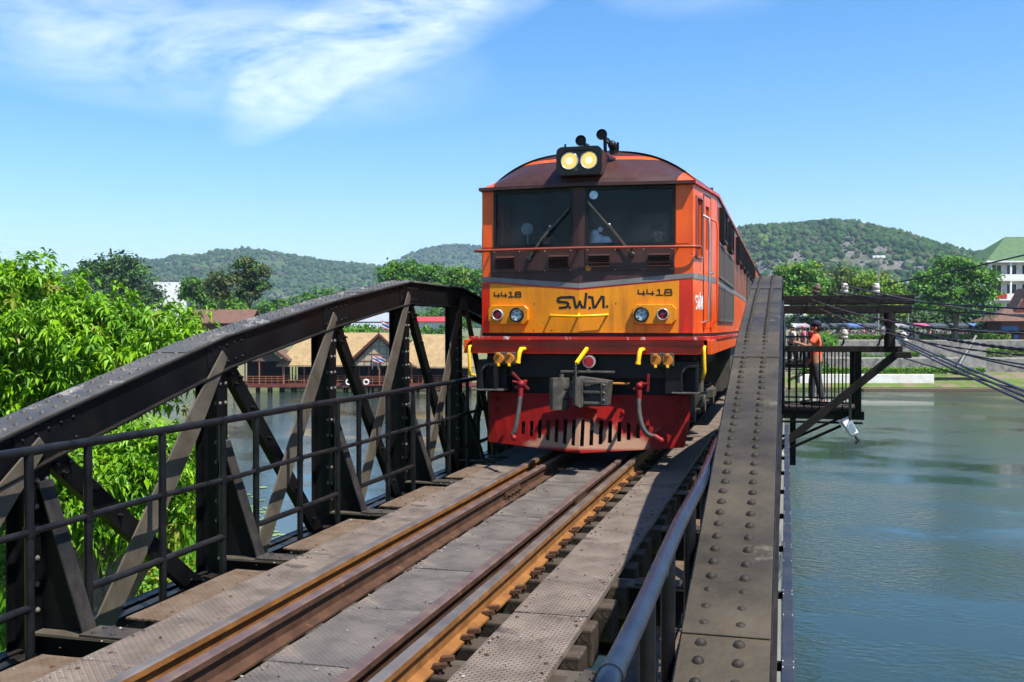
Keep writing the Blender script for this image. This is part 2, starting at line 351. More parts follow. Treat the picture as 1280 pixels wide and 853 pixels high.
def root(name, loc, label, cat, group=None, rot=0., local=False):
    o = bpy.data.objects.new(name, None); COL.objects.link(o); o.location = loc; o.rotation_euler = (0, 0, rot); o.empty_display_size = .2
    ORG[o.name] = Vector((0, 0, 0)) if local else Vector(loc)
    return tag(o, label, cat, group)
def kids(o): return list(o.children)
def copy_tree(o, parent=None):
    c = o.copy(); COL.objects.link(c); c.parent = parent
    ORG[c.name] = ORG.get(o.name, Vector((0, 0, 0)))
    for k in [x for x in ALLK.get(o.name, [])]: copy_tree(k, c)
    return c
ALLK = {}
def note_children():
    ALLK.clear()
    for o in bpy.data.objects:
        if o.parent: ALLK.setdefault(o.parent.name, []).append(o)
# ------------------------------------------------------------------ the bridge
PS = 1.81
YK = {k: 4.55 + PS * k for k in range(-2, 8)}
ZT = {-2: .05, -1: .54, 0: .995, 1: 1.42, 2: 1.72, 3: 1.965}
for k in range(4, 8): ZT[k] = ZT[3 - (k - 4)]
ZT[7] = ZT[0]; YK[8] = YK[7] + PS; YK[9] = YK[8] + PS; ZT[8] = ZT[-1]; ZT[9] = ZT[-2]
for k in (4, 5, 6): ZT[k] = {4: ZT[3], 5: ZT[2], 6: ZT[1]}[k]
SPAN = YK[9] - YK[-2] + .25
XL, XR = -3.975, -.165     # centre lines of the two trusses
FLOOR = -.155

def make_truss(Xc, sd, label):
    # sd = +1: the track is on the +X side of this truss
    t = root('bridge_truss', (Xc, YK[-2], -.55), label, 'bridge truss', 'arched side trusses of the bridge')
    ks = list(range(-2, 10))
    # top chord
    m = MB()
    for a, b in zip(ks[:-1], ks[1:]):
        p = Vector((Xc, YK[a], ZT[a])); q = Vector((Xc, YK[b], ZT[b])); d = (q - p).normalized(); up = Vector((0, -d.z, d.y))
        ov = d * .012
        m.beam(p - up * .007 - ov, q - up * .007 - ov * .2, (1, 0, 0), .25, .014, 0)            # cover plate
        for s in (-1, 1):                                                              # channel webs and their lips
            o = Vector((s * .095, 0, 0))
            m.beam(p - up * .132 + o, q - up * .132 + o, up, .234, .012, 1)
            m.beam(p - up * .243 + o + Vector((s * .018, 0, 0)), q - up * .243 + o + Vector((s * .018, 0, 0)), (1, 0, 0), .056, .012, 1)
            m.beam(p - up * .021 + o + Vector((s * .014, 0, 0)), q - up * .021 + o + Vector((s * .014, 0, 0)), (1, 0, 0), .045, .011, 1)
        L = (q - p).length; n = int(round(L / .097))
        for i in range(n):
            c = p + d * (L * (i + .5) / n)
            for s in (-.066, .042 if sd < 0 else .06): m.dome(c + Vector((s + rnd.uniform(-.002, .002), 0, 0)) + d * rnd.uniform(-.004, .004), up, .0178, .0145, 2 if sd < 0 else 0, 10)
            if i % 2 == 0:
                for s in (-1, 1): m.dome(c - up * .04 + Vector((sd * .101, 0, 0)), (sd, 0, 0), .011, .008, 1, 6)
        # gusset plate on the inboard web near the node
        g = p + d * .02 - up * .14 + Vector((sd * .1035, 0, 0))
        m.beam(g - d * .26, g + d * .26, up, .20, .006, 1)
        for i in range(5):
            for j in (-1, 1): m.dome(g + d * (-.2 + .1 * i) + up * (j * .06) + Vector((sd * .003, 0, 0)), (sd, 0, 0), .014, .011, 1, 6)
    # butt straps across the cover plate
    for k, f in ((-1, .1), (0, .72), (2, .3), (4, .5)):
        p = Vector((Xc, YK[k], ZT[k])); q = Vector((Xc, YK[k + 1], ZT[k + 1])); d = (q - p).normalized(); up = Vector((0, -d.z, d.y)); c = p.lerp(q, f)
        m.beam(c + up * .0035, c + up * .0035 + d * .32, (1, 0, 0), .25, .007, 0)
    m.build('top_chord', ['chord_plate' if sd < 0 else 'chord_worn', 'black_steel', 'rivet_dark'], t, bevel=.002)
    # bottom chord
    m = MB()
    for s in (-1, 1):
        m.box(Xc + s * .1 - .006, Xc + s * .1 + .006, YK[-2], YK[9], -.52, -.28, 0)
        m.box(Xc + s * .1 + (-.075 if s > 0 else .006), Xc + s * .1 + (-.006 if s > 0 else .075), YK[-2], YK[9], -.294, -.282, 0)
        m.box(Xc + s * .1 + (-.075 if s > 0 else .006), Xc + s * .1 + (-.006 if s > 0 else .075), YK[-2], YK[9], -.518, -.506, 0)
    y = YK[-2] + .3
    while y < YK[9]:
        m.box(Xc - .09, Xc + .09, y, y + .12, -.302, -.2955, 0); y += .45
    m.build('bottom_chord', 'black_steel', t)
    for k in ks[1:-1]:
        top = ZT[k] - .05; y = YK[k]; xi = Xc + sd * .085; xo = Xc - sd * .085
        m = MB()
        m.box(xi - .006, xi + .006, y - .065, y + .065, -.6, top, 0); m.box(xo - .006, xo + .006, y - .065, y + .065, -.6, top, 0)
        m.box(min(xi, xo) + .006, max(xi, xo) - .006, y - .008, y + .008, -.6, top - .01, 0)
        for s in (-1, 1): m.box(xi - sd * .006, xi - sd * .05, y + s * .0085, y + s * .0165, -.6, top - .02, 0)
        z = -.05
        while z < top - .25:
            for s in (-1, 1): m.dome((xi + sd * .006, y + s * .036, z), (sd, 0, 0), .0165, .013, 1, 8)
            m.dome((Xc + sd * .05, y - .0165, z), (0, -1, 0), .0165, .013, 1, 8)
            z += .14
        m.build('vertical_post', ['black_steel', 'rivet_pale'], t, bevel=.0015)
        # knee bracket standing on the cross girder
        m = MB()
        zt = min(.66, top - .3); P = (xi + sd * .03, zt); Q = (xi + sd * .305, FLOOR)
        m.prism([(xi + sd * .008, y - .006, FLOOR), (Q[0] - sd * .03, y - .006, FLOOR), (P[0] - sd * .005, y - .006, zt), (xi + sd * .008, y - .006, zt)], (0, .012, 0), 0)
        m.beam((P[0], y, P[1]), (Q[0], y, Q[1] + .006), (0, 1, 0), .105, .012, 1)
        m.box(Q[0] - sd * .0, Q[0] + sd * .36, y - .085, y + .085, FLOOR, FLOOR + .012, 1)
        for i in range(3):
            for j in (-1, 1): m.dome((Q[0] + sd * (.06 + .12 * i), y + j * .045, FLOOR + .012), (0, 0, 1), .015, .012, 1, 8)
        m.build('knee_bracket', ['black_steel', 'knee_plate'], t, bevel=.0015)
    for a, b in zip(ks[:-1], ks[1:]):
        if b >= 9 or a <= -2: continue
        # left half leans one way, the right half mirrors it
        A, B = (a, b) if a <= 3 else (b, a)
        dirn = 1 if A == a else -1
        ya, yb = YK[A], YK[B]
        x1 = Xc + sd * .125
        m = MB()
        p = Vector((x1, ya + dirn * .27, -.5)); q = Vector((x1 - sd * .012, yb - dirn * .03, ZT[B] - .14)); mid = p.lerp(q, .74); mid.x = x1
        m.beam(p, mid, (0, 1, -.35 * dirn), .185, .012, 0)
        q2 = q + Vector((sd * .014, 0, 0))
        m.beam(mid, q2, (0, 1, -.35 * dirn), .185, .012, 0, .085)
        for f in (.05, .09): m.dome(p.lerp(q, f) + Vector((sd * .006, 0, 0)), (sd, 0, 0), .015, .012, 0, 6)
        m.build('plate_diagonal', ['tan_plate'], t, bevel=.002)
        m = MB()
        x2 = Xc + sd * .092
        p = Vector((x2, ya + dirn * .06, ZT[A] - .21)); q = Vector((x2, yb - dirn * .08, -.5)); d = (q - p).normalized(); sdv = Vector((0, d.z, -d.y))
        m.beam(p, q, sdv, .125, .012, 0)
        for s in (-1, 1): m.beam(p + sdv * (s * .0565) - Vector((sd * .026, 0, 0)), q + sdv * (s * .0565) - Vector((sd * .026, 0, 0)), (1, 0, 0), .052, .010, 0)
        for f, s in ((.03, -.5), (.03, .5), (.075, -.5), (.075, .5), (.2, 0), (.35, 0), (.62, 0), (.8, 0), (.95, -.5), (.95, .5)):
            c = p.lerp(q, f) + sdv * (s * .07) + Vector((sd * .006, 0, 0))
            m.tube([c, c + Vector((sd * .016, 0, 0))], .017, 6, 0); m.tube([c, c + Vector((sd * .034, 0, 0))], .009, 6, 0)
        m.build('channel_diagonal', ['black_steel'], t, bevel=.0015)
    return t

trL = make_truss(XL, 1, 'nearest black arched truss left of the track with tan plate diagonals')
trR = make_truss(XR, -1, 'nearest arched truss on the right whose riveted top plate rises beside the locomotive')

# ---- pipe railings
def make_railing(X, sd, ks, rT, label, mat, low):
    zt = (lambda y: .84) if low else (lambda y: .835 + .03 * (min(y, 5.) - 3.))
    g = root('pipe_railing', (X, YK[ks[0]], FLOOR), label, 'railing', 'pipe railings along the two trusses')
    y0, y1 = YK[ks[0]] + (.95 if not low else -.6), YK[ks[-1]] + PS
    m = MB(); n = 60
    pts = [(X + .004 * math.sin(i * 1.1), y0 + (y1 - y0) * i / n, zt(y0 + (y1 - y0) * i / n) + .004 * math.sin(i * .7)) for i in range(n + 1)]
    if not low: pts = [(X, y0 - .075, .50), (X, y0 - .075, .72), (X, y0 - .055, .772), (X, y0 - .03, .794)] + pts
    m.tube(pts, rT, 14, 0)
    if not low:
        for yy in (y0 + .02, y0 + .75): m.tube([(X, yy, zt(yy)), (X, yy + .035, zt(yy + .035))], rT * 1.12, 14, 0)
    m.build('top_rail', mat, g)
    m = MB(); m.tube([(X, y0 + (y1 - y0) * i / n, .435 + .004 * math.sin(i)) for i in range(n + 1)], .019 if low else .015, 10, 0); m.build('middle_rail', 'pipe_paint', g)
    for k in ks:
        m = MB(); m.tube([(X, YK[k] + .14, .04), (X, YK[k] + .82, .04), (X, YK[k] + PS - .29, .045)], .022, 10, 0)
        m.build('lower_rail', 'pipe_paint', g)
        for o in (.14, .82, PS - .305):
            m = MB(); z0 = -.36
            if not low and YK[k] + o < 1.8: continue
            m.tube([(X, YK[k] + o, z0), (X, YK[k] + o, zt(YK[k] + o) - .01)], .0235 if low else .021, 10, 0)
            m.tube([(X, YK[k] + o, .41), (X, YK[k] + o, .46)], .029, 10, 0)
            m.tube([(X, YK[k] + o, z0), (X, YK[k] + o, z0 + .012)], .055, 10, 0)
            m.build('post', 'pipe_paint', g)
    return g
make_railing(-3.70, 1, list(range(-2, 9)), .0255, 'black three bar pipe railing along the left walkway', 'pipe_paint', True)
make_railing(-.324, -1, list(range(-2, 9)), .0235, 'thick bluish pipe railing close up beside the right truss', 'blue_pipe', False)

# ---- track
def rail_profile(xc, flip=1):
    w, h = .032, .148
    return [(-.062, -h), (.062, -h), (.062, -h + .012), (.012, -h + .032), (.009, -.048), (w, -.036), (w, -.008), (w - .009, 0), (-w + .009, 0), (-w, -.008), (-w, -.036), (-.009, -.048), (-.012, -h + .032), (-.062, -h + .012)]
def make_rail(xc, y0, y1, dz, label, name, head, body, joints, group, insd):
    m = MB(); P = rail_profile(xc); n = len(P)
    k = max(2, int((y1 - y0) / 1.2)); base = len(m.v)
    for i in range(k + 1):
        y = y0 + (y1 - y0) * i / k; wv = .0025 * math.sin(i * 1.7 + xc * 9)
        m.v.extend([(xc + wv + p[0], y, dz + p[1]) for p in P])
    for i in range(k):
        for j in range(n):
            jj = (j + 1) % n
            mi = 1 if j in (6, 7, 8) else 0
            m.f.append((base + i * n + j, base + i * n + jj, base + (i + 1) * n + jj, base + (i + 1) * n + j)); m.m.append(mi); m.sm.append(False)
    m.f.append(tuple(base + j for j in range(n - 1, -1, -1))); m.m.append(0); m.sm.append(False)
    m.f.append(tuple(base + k * n + j for j in range(n))); m.m.append(0); m.sm.append(False)
    o = m.build(name, [body, head], loc=(xc, y0, dz - .148)); tag(o, label, 'rail', group)
    for yj in joints:
        m = MB()
        for s in (-1, 1):
            m.box(xc + s * .012, xc + s * .03, yj - .26, yj + .26, dz - .118, dz - .05, 0)
            for i in range(4): 
                c = Vector((xc + s * .03, yj - .18 + .12 * i, dz - .085)); m.tube([c, c + Vector((s * .03, 0, 0))], .017, 6, 0)
        m.build('fishplate', body, o)
    return o
YA, YB = -1.5, 78.0
make_rail(-2.708, YA, YB, 0, 'left running rail with rusty ochre side and worn grey head', 'running_rail', 'rail_head', 'rail_rust', [2.2, 14.3], 'running rails', 1)
make_rail(-1.648, YA, YB, 0, 'right running rail with a broad orange rusted foot', 'running_rail', 'rail_head', 'rail_rust', [3.4, 15.0], 'running rails', 1)
make_rail(-2.520, YA, YB, -.006, 'purplish brown guard rail just inside the left running rail', 'guard_rail', 'guard_head', 'rail_dark', [9.15], 'guard rails between the running rails', 1)
make_rail(-1.800, YA, YB, -.006, 'dark rusty guard rail just inside the right running rail', 'guard_rail', 'guard_head', 'rail_dark', [8.85], 'guard rails between the running rails', 1)

# sleepers with spikes
def make_sleeper(label):
    s = root('wooden_sleeper', (TC, 0, -.36), label, 'sleeper', 'timber sleepers under the track')
    m = MB(); m.box(TC - 1.0, TC + 1.2, -.1, .1, -.36, FLOOR, 0); m.build('timber', 'wood', s, bevel=.012, seg=2)
    for x in (-1.575, -2.785):
        for d in (-.05, .06):
            m = MB(); m.tube([(x, d, FLOOR), (x, d, FLOOR + .035)], .013, 6, 0); m.beam((x - .035, d, FLOOR + .035), (x + .03, d + .004, FLOOR + .042), (0, 1, 0), .036, .02, 0)
            m.build('spike', 'rail_dark', s)
    return s
sl = make_sleeper('weathered timber sleeper under the rails, its end poking out below the right plank')
note_children()
y = 1.2; i = 0
while y < 26:
    o = sl if i == 0 else copy_tree(sl)
    o.location = (TC + rnd.uniform(-.03, .03), y + rnd.uniform(-.03, .03), -.36)
    o.rotation_euler = (0, 0, rnd.uniform(-.012, .012))
    i += 1; y += .465

# steel deck plates
def plate(x0, x1, y0, y1, z, mat, label, group, holes, name='deck_plate', cat='deck plate', th=.01):
    o = root(name, ((x0 + x1) / 2, y0, z - th), label, cat, group)
    m = MB(); nx, ny = 4, max(2, int((y1 - y0) / .22)); vs = []
    h = [[rnd.uniform(-.0025, .0025) for _ in range(nx + 1)] for _ in range(ny + 1)]
    for a in range(ny + 1):
        for b in range(nx + 1): vs.append((x0 + (x1 - x0) * b / nx, y0 + (y1 - y0) * a / ny, z + h[a][b]))
    tn = len(vs); vs += [(v[0], v[1], v[2] - th) for v in vs]
    fs = []
    for a in range(ny):
        for b in range(nx):
            q = (a * (nx + 1) + b, a * (nx + 1) + b + 1, (a + 1) * (nx + 1) + b + 1, (a + 1) * (nx + 1) + b); fs.append(q); fs.append(tuple(tn + i for i in reversed(q)))
    per = [b for b in range(nx + 1)] + [a * (nx + 1) + nx for a in range(1, ny + 1)] + [ny * (nx + 1) + b for b in range(nx - 1, -1, -1)] + [a * (nx + 1) for a in range(ny - 1, 0, -1)]
    for i in range(len(per)):
        p, q = per[i], per[(i + 1) % len(per)]; fs.append((p, tn + p, tn + q, q))
    m.add(vs, fs, 0); m.build('plate', mat, o)
    if holes:
        for (hx, hy) in holes:
            m = MB(); m.dome((hx, hy, z + .001), (0, 0, 1), .013, .007, 0, 8); m.build('bolt', 'rail_dark', o)
    return o
g1 = 'chequered plates beside the left rail'
y = -.6; i = 0
while y < 22:
    y1 = y + 2.36
    plate(-3.305, -2.755, y + .004, y1 - .004, FLOOR + .016 + .002 * (i % 2), 'tread_plate', 'pinkish grey chequered walkway plate against the left rail', g1,
          [(-3.22, y + .12), (-2.85, y + .12), (-3.22, y1 - .12), (-2.85, y1 - .12), (-3.2, y + 1.2)]); y = y1; i += 1
g2 = 'brown plates between the left brackets'
for k in range(-2, 9):
    plate(-3.545, -3.309, YK[k] + .25, YK[k + 1] - .40, FLOOR + .012, 'brown_plate', 'rust brown walkway plate filling the bay between two left brackets', g2,
          [(-3.35, YK[k] + .4), (-3.36, YK[k + 1] - .55)])
g3 = 'chequered plates between the rails'
y = -.5; i = 0
while y < 22:
    y1 = y + .965
    plate(-2.405, -1.905, y + .005, y1 - .005, FLOOR + .022 + .003 * (i % 2), 'tread_grey', 'short grey chequered plate in the middle between the guard rails', g3, None); y = y1; i += 1
g4 = 'long plank plates right of the track'
y = -1.65; i = 0
while y < 24:
    y1 = y + 2.35
    plate(-1.465, -1.046, y + .006, y1 - .006, FLOOR + .034 + .003 * (i % 2), 'tread_plate', 'long chequered plank right of the track with bolt heads near its edges', g4,
          [(-1.42, y + .1), (-1.09, y + .1), (-1.42, y1 - .1), (-1.09, y1 - .1), (-1.40, y + .8), (-1.09, y + .75), (-1.40, y + 1.6), (-1.09, y + 1.55)], th=.03); y = y1; i += 1
g5 = 'low floor plates by the right truss'
for k in range(-1, 9):
    plate(-.93, -.39, YK[k] + .09, YK[k + 1] - .09, -.40, 'brown_plate', 'low brown floor plate between sleeper ends and right truss', g5, None)

# cross girders and stringers
for k in range(-2, 10):
    m = MB(); y = YK[k]
    m.box(XL + .1, XR - .1, y - .09, y + .09, FLOOR - .016, FLOOR - .002, 0)
    m.box(XL + .1, XR - .1, y - .008, y + .008, -.60, FLOOR - .016, 1)
    m.box(XL + .1, XR - .1, y - .09, y + .09, -.614, -.60, 1)
    for x in (-.62, -.72, -.82, -.92): 
        for s in (-1, 1): m.dome((x, y + s * .05, FLOOR - .002), (0, 0, 1), .014, .011, 0, 6)
    tag(m.build('cross_girder', ['tan_plate', 'black_steel'], loc=(TC, y, -.614)), 'dusty steel cross girder spanning between the two trusses under the deck', 'girder', 'cross girders under the deck')
for x, n in ((-2.71, 'left'), (-1.65, 'right')):
    m = MB()
    m.box(x - .08, x + .08, YA, 92, -.378, -.364, 0); m.box(x - .008, x + .008, YA, 92, -.56, -.378, 0); m.box(x - .08, x + .08, YA, 92, -.574, -.56, 0)
    tag(m.build('track_stringer', 'black_steel', loc=(x, YA, -.574)), 'long black steel stringer below the %s running rail' % n, 'girder')

# conduit outside the right truss
cd = root('cable_conduit', (.015, 2.4, -.32), 'flat blue grey cable conduit running outside the right truss above the water', 'conduit')
y = 1.0; i = 0
while y < 18:
    m = MB(); m.box(-.018, .05, y + .003, y + 1.497, -.40, -.32 + .001 * (i % 2), 0); m.build('cover', 'tray', cd, bevel=.003)
    m = MB(); m.box(-.10, -.018, y + .12, y + .16, -.40, -.355, 0); m.box(-.02, .052, y + .10, y + .18, -.412, -.402, 0); m.build('bracket', 'black_steel', cd)
    m = MB()
    for xx in (-.012, .043):
        for yy in (.05, .95, 1.45): m.dome((xx, y + yy, -.318), (0, 0, 1), .005, .004, 0, 6)
    m.build('screws', 'chrome', cd); y += 1.5; i += 1

# more spans towards the far bank
note_children()
for i, w in ((1, 'second'), (2, 'third')):
    for t, sdn in ((trL, 'left'), (trR, 'right')):
        c = copy_tree(t); c.location = (t.location.x, t.location.y + SPAN * i, t.location.z)
        c['label'] = '%s truss of the row on the %s side, %s' % (w, sdn, 'just beyond the nearest arch' if i == 1 else 'two spans away')
m = MB()
m.box(TC - 1.85, TC + 1.85, 17.6, 140, -.62, -.36, 0)
m.box(TC - 1.4, TC + 1.25, 24.5, 140, -.36, FLOOR, 1)
for s in (-1, 1): m.box(TC + s * 1.9 - .15, TC + s * 1.9 + .15, 52, 150, -1.1, .1, 0)
tag(m.build('bridge_deck', ['black_steel', 'wood'], loc=(TC, 17.6, -.62)), 'dark steel deck of the farther spans carrying the train over the river', 'bridge deck')
def pier(y, label):
    o = root('bridge_pier', (TC, y, WATER - 2), label, 'pier', 'concrete river piers')
    m = MB()
    pl = [(TC - 1.9, y - .7), (TC + 1.7, y - .7), (TC + 2.12, y), (TC + 1.7, y + .7), (TC - 1.9, y + .7), (TC - 2.3, y)]
    m.prism([(a, b, WATER - 2) for a, b in pl], (0, 0, 7.6), 0); m.build('shaft', 'concrete', o, bevel=.05)
    m = MB(); m.box(TC - 2.2, TC + 2.15, y - .8, y + .8, WATER + 5.6, WATER + 6.02, 0); m.build('cap', 'concrete', o, bevel=.04); return o
pier(YK[9] + .12, 'concrete pier under the far end of the nearest bridge span')
pier(YK[9] + .12 + SPAN, 'concrete pier under the second bridge span')
pier(YK[9] + .12 + 2 * SPAN, 'concrete pier under the third bridge span')
# ------------------------------------------------------------------ the locomotive (local frame: x right, y back from the buffer beam, z over the rail)
LY = 10.9
loco = root('diesel_locomotive', (TC, LY, 0), 'orange and yellow diesel locomotive with two lit headlights coming over the bridge', 'locomotive', local=True)
XC = -.04
def yf(x): return .045 + .11 * abs(x - XC) / 1.2
def xs(y): return 1.2 + .17 * min(max((y - .155) / 1.25, 0), 1)
def clip(poly, axis, val, keep_less):
    out = []; n = len(poly)
    for i in range(n):
        a, b = poly[i], poly[(i + 1) % n]; ia = (a[axis] <= val) == keep_less; ib = (b[axis] <= val) == keep_less
        if ia: out.append(a)
        if ia != ib:
            t = (val - a[axis]) / (b[axis] - a[axis]); out.append(tuple(a[k] + (b[k] - a[k]) * t for k in range(2)))
    return out
def FP(m, poly, off, th, mi=0):
    parts = [clip(poly, 0, XC, True), clip(poly, 0, XC, False)] if min(p[0] for p in poly) < XC - 1e-4 and max(p[0] for p in poly) > XC + 1e-4 else [poly]
    for q in parts:
        if len(q) < 3: continue
        n = len(q); a = [(x, yf(x) - off, z) for x, z in q]; b = [(x, yf(x) - off + th, z) for x, z in q]
        m.add(a + b, [tuple(range(n)), tuple(range(2 * n - 1, n - 1, -1))] + [(i, n + i, n + (i + 1) % n, (i + 1) % n) for i in range(n)], mi)
def rect(x0, x1, z0, z1): return [(x0, z0), (x1, z0), (x1, z1), (x0, z1)]
def frame(m, x0, x1, z0, z1, w, off, th, mi=0):
    FP(m, rect(x0, x1, z0, z0 + w), off, th, mi); FP(m, rect(x0, x1, z1 - w, z1), off, th, mi)
    FP(m, rect(x0, x0 + w, z0 + w, z1 - w), off, th, mi); FP(m, rect(x1 - w, x1, z0 + w, z1 - w), off, th, mi)
def SP(m, y0, y1, z0, z1, sd, off, th, mi=0):
    cuts = [y0] + ([1.405] if y0 < 1.405 < y1 else []) + [y1]
    for a, b in zip(cuts[:-1], cuts[1:]):
        o = sd * off; t = sd * th
        pl = [(sd * xs(a) + o, a, z0), (sd * xs(b) + o, b, z0), (sd * xs(b) + o, b, z1), (sd * xs(a) + o, a, z1)]
        m.prism(pl, (-t, 0, 0), mi)
def octo(x0, x1, z0, z1, c):
    return [(x0 + c, z0), (x1 - c, z0), (x1, z0 + c), (x1, z1 - c), (x1 - c, z1), (x0 + c, z1), (x0, z1 - c), (x0, z0 + c)]
def rrect(x0, x1, z0, z1, r, n=4):
    P = []
    for cx, cz, a0 in ((x1 - r, z0 + r, -90), (x1 - r, z1 - r, 0), (x0 + r, z1 - r, 90), (x0 + r, z0 + r, 180)):
        for i in range(n + 1):
            a = R(a0 + 90 * i / n); P.append((cx + r * math.cos(a), cz + r * math.sin(a)))
    return P

# body shell
ZB, ZE, LEN = 1.405, 3.05, 16.2
m = MB()
FP(m, rect(-1.2, 1.2, ZB, 2.375), 0, .05, 0)
FP(m, rect(-1.2, -1.055, 2.375, 3.06), 0, .05, 0); FP(m, rect(1.005, 1.2, 2.375, 3.06), 0, .05, 0)
for s in (-1, 1):
    pl = [(1.37, 1.405), (1.37, LEN), (1.31, LEN), (1.31, 1.43)]
    m.prism([(s * a, b, ZB) for a, b in pl], (0, 0, ZE - ZB), 0)
    for ya, yb2, za, zb2 in ((.155, 1.405, ZB, 2.26), (.155, .29, 2.26, ZE), (.57, .76, 2.26, ZE), (.96, 1.405, 2.26, ZE), (.29, .57, 2.90, ZE), (.76, .96, 2.86, ZE), (.76, .96, 2.26, 2.36)): SP(m, ya, yb2, za, zb2, s, 0, .05, 0)
m.box(-1.31, 1.31, LEN - .05, LEN, ZB, ZE, 0)
body = m.build('body', ['orange'], loco, bevel=.012, seg=2)
m = MB(); m.prism([(-1.13, .17, ZB + .003), (1.13, .17, ZB + .003), (1.3, 1.45, ZB + .003), (1.3, LEN - .06, ZB + .003), (-1.3, LEN - .06, ZB + .003), (-1.3, 1.45, ZB + .003)], (0, 0, .02), 0)
m.box(-1.3, 1.3, 1.75, 1.79, ZB + .03, 3.2, 0); m.box(-1.0, 1.0, .22, .5, 1.6, 2.30, 0); m.box(.55, .95, .32, .62, 2.30, 2.36, 0)
m.build('cab_interior', 'cab_inside', loco)
m = MB()
FP(m, rect(-1.2, -1.105, ZB + .006, 1.975), .0035, .0035, 0)
FP(m, rect(1.05, 1.2, ZB + .006, 2.0), .0035, .0035, 0)
FP(m, [(-1.105, 1.972), (-.04, 1.882), (-.04, 1.915), (-1.2, 2.008)], .003, .003, 0); FP(m, [(-.04, 1.882), (1.05, 1.982), (1.2, 2.02), (-.04, 1.915)], .003, .003, 0)
m.build('corner_panels', 'red', loco)
m = MB(); FP(m, [(-1.105, ZB + .006), (1.05, ZB + .006), (1.05, 1.982), (XC, 1.882), (-1.105, 1.972)], .006, .0055, 0)
panel = m.build('nose_panel', 'yellow', loco)
m = MB()
FP(m, [(-1.203, 2.0), (XC, 1.905), (XC, 1.958), (-1.203, 2.052)], .008, .012, 0); FP(m, [(XC, 1.905), (1.203, 2.012), (1.203, 2.066), (XC, 1.958)], .008, .012, 0)
for s in (-1, 1): SP(m, .157, LEN - .01, 2.003, 2.066, s, .005, .006, 0)
m.build('waist_stripe', 'grey_stripe', loco)
m = MB(); FP(m, [(-1.09, 2.045), (XC, 1.960), (1.0, 2.05), (1.0, 2.374), (-1.09, 2.374)], .006, .0055, 0)
FP(m, rect(-.115, .03, 2.374, 3.06), .004, .05, 0); FP(m, rect(-1.055, -.115, 3.022, 3.06), .004, .05, 0); FP(m, rect(.03, 1.005, 3.022, 3.06), .004, .05, 0)
m.build('windscreen_surround', 'brown', loco)
for x0, x1 in ((-1.065, -.115), (.03, .995)):
    m = MB(); FP(m, rect(x0, x1, 2.095, 2.335), .018, .011, 0)
    for i in range(4):
        for z in (2.105, 2.325): x = x0 + .02 + (x1 - x0 - .04) * i / 3; m.dome((x, yf(x) - .018, z), (0, -1, 0), .008, .006, 1, 6)
    pn = m.build('louvre_panel', ['brown', 'chrome'], loco, bevel=.004)
    for lx in ((x0 + .04, x0 + .27), (x1 - .27, x1 - .04)):
        m = MB()
        for i in range(4):
            z = 2.135 + .038 * i; a, b = lx
            vs = []
            for x in (a, b): vs += [(x, yf(x) - .018, z), (x, yf(x) - .056, z + .006), (x, yf(x) - .018, z + .030)]
            m.add(vs, [(0, 1, 4, 3), (1, 2, 5, 4), (0, 2, 1), (3, 4, 5), (0, 3, 5, 2)], 0)
        m.build('louvre', 'brown', pn)
m = MB(); x = .045; m.disc((x + .02, yf(x) - .019, 2.125), (0, -1, 0), .033, .004, 0); m.build('yellow_disc', 'orange_cap', loco)
for x0, x1 in ((-1.055, -.115), (.03, 1.005)):
    m = MB(); FP(m, rect(x0 + .02, x1 - .02, 2.395, 3.003), -.012, .006, 0)
    w = m.build('windscreen', 'glass', loco)
    m = MB(); frame(m, x0, x1, 2.375, 3.023, .03, .010, .035, 0); m.build('rubber_seal', 'seal', w)
    px, pz = (-.58, 2.255) if x0 < 0 else (.495, 2.255)
m = MB(); FP(m, [(.118 + .047 * math.cos(R(a)), 2.935 + .047 * math.sin(R(a))) for a in range(0, 360, 20)], -.003, .003, 0); m.build('window_sticker', 'sticker', loco)
# wipers
for piv, mid, tip in (((-.62, 2.245), (-.37, 2.60), (-.15, 2.80)), ((.545, 2.27), (.30, 2.60), (.055, 2.865))):
    m = MB(); a, b, c = [Vector((q[0], yf(q[0]) - o, q[1])) for q, o in ((piv, .05), (mid, .045), (tip, .03))]
    m.beam(a, b, (1, 0, .6), .026, .012, 0, .017); m.dome(a - Vector((0, -.03, 0)), (0, -1, 0), .032, .035, 0)
    m.tube([a + Vector((0, .02, 0)), a - Vector((0, .008, 0))], .02, 8, 0)
    w = m.build('wiper_arm', 'cast_steel', loco)
    m = MB(); e = a.lerp(b, .35); m.beam(b + (a - b) * .45, c, (1, 0, .6), .018, .02, 0); m.ball(b, .016, 1, 8, 5); m.build('wiper_blade', ['under_grey', 'chrome'], w)
# handrail across the front
m = MB(); hr = [(-1.245, .16, 2.345), (-1.25, .06, 2.345)] + [(x, yf(x) - .085, 2.345) for x in (-1.2, -.8, -.4, XC, .4, .8, 1.2)] + [(1.27, .10, 2.345), (1.275, .24, 2.345), (1.23, .33, 2.345)]
m.tube([(-1.2, .2, 2.345)] + hr, .016, 8, 0)
for x in (-1.08, -.55, XC, .55, 1.04): m.tube([(x, yf(x) - .085, 2.345), (x, yf(x), 2.352)], .011, 6, 0)
m.build('front_handrail', 'side_brown', loco)
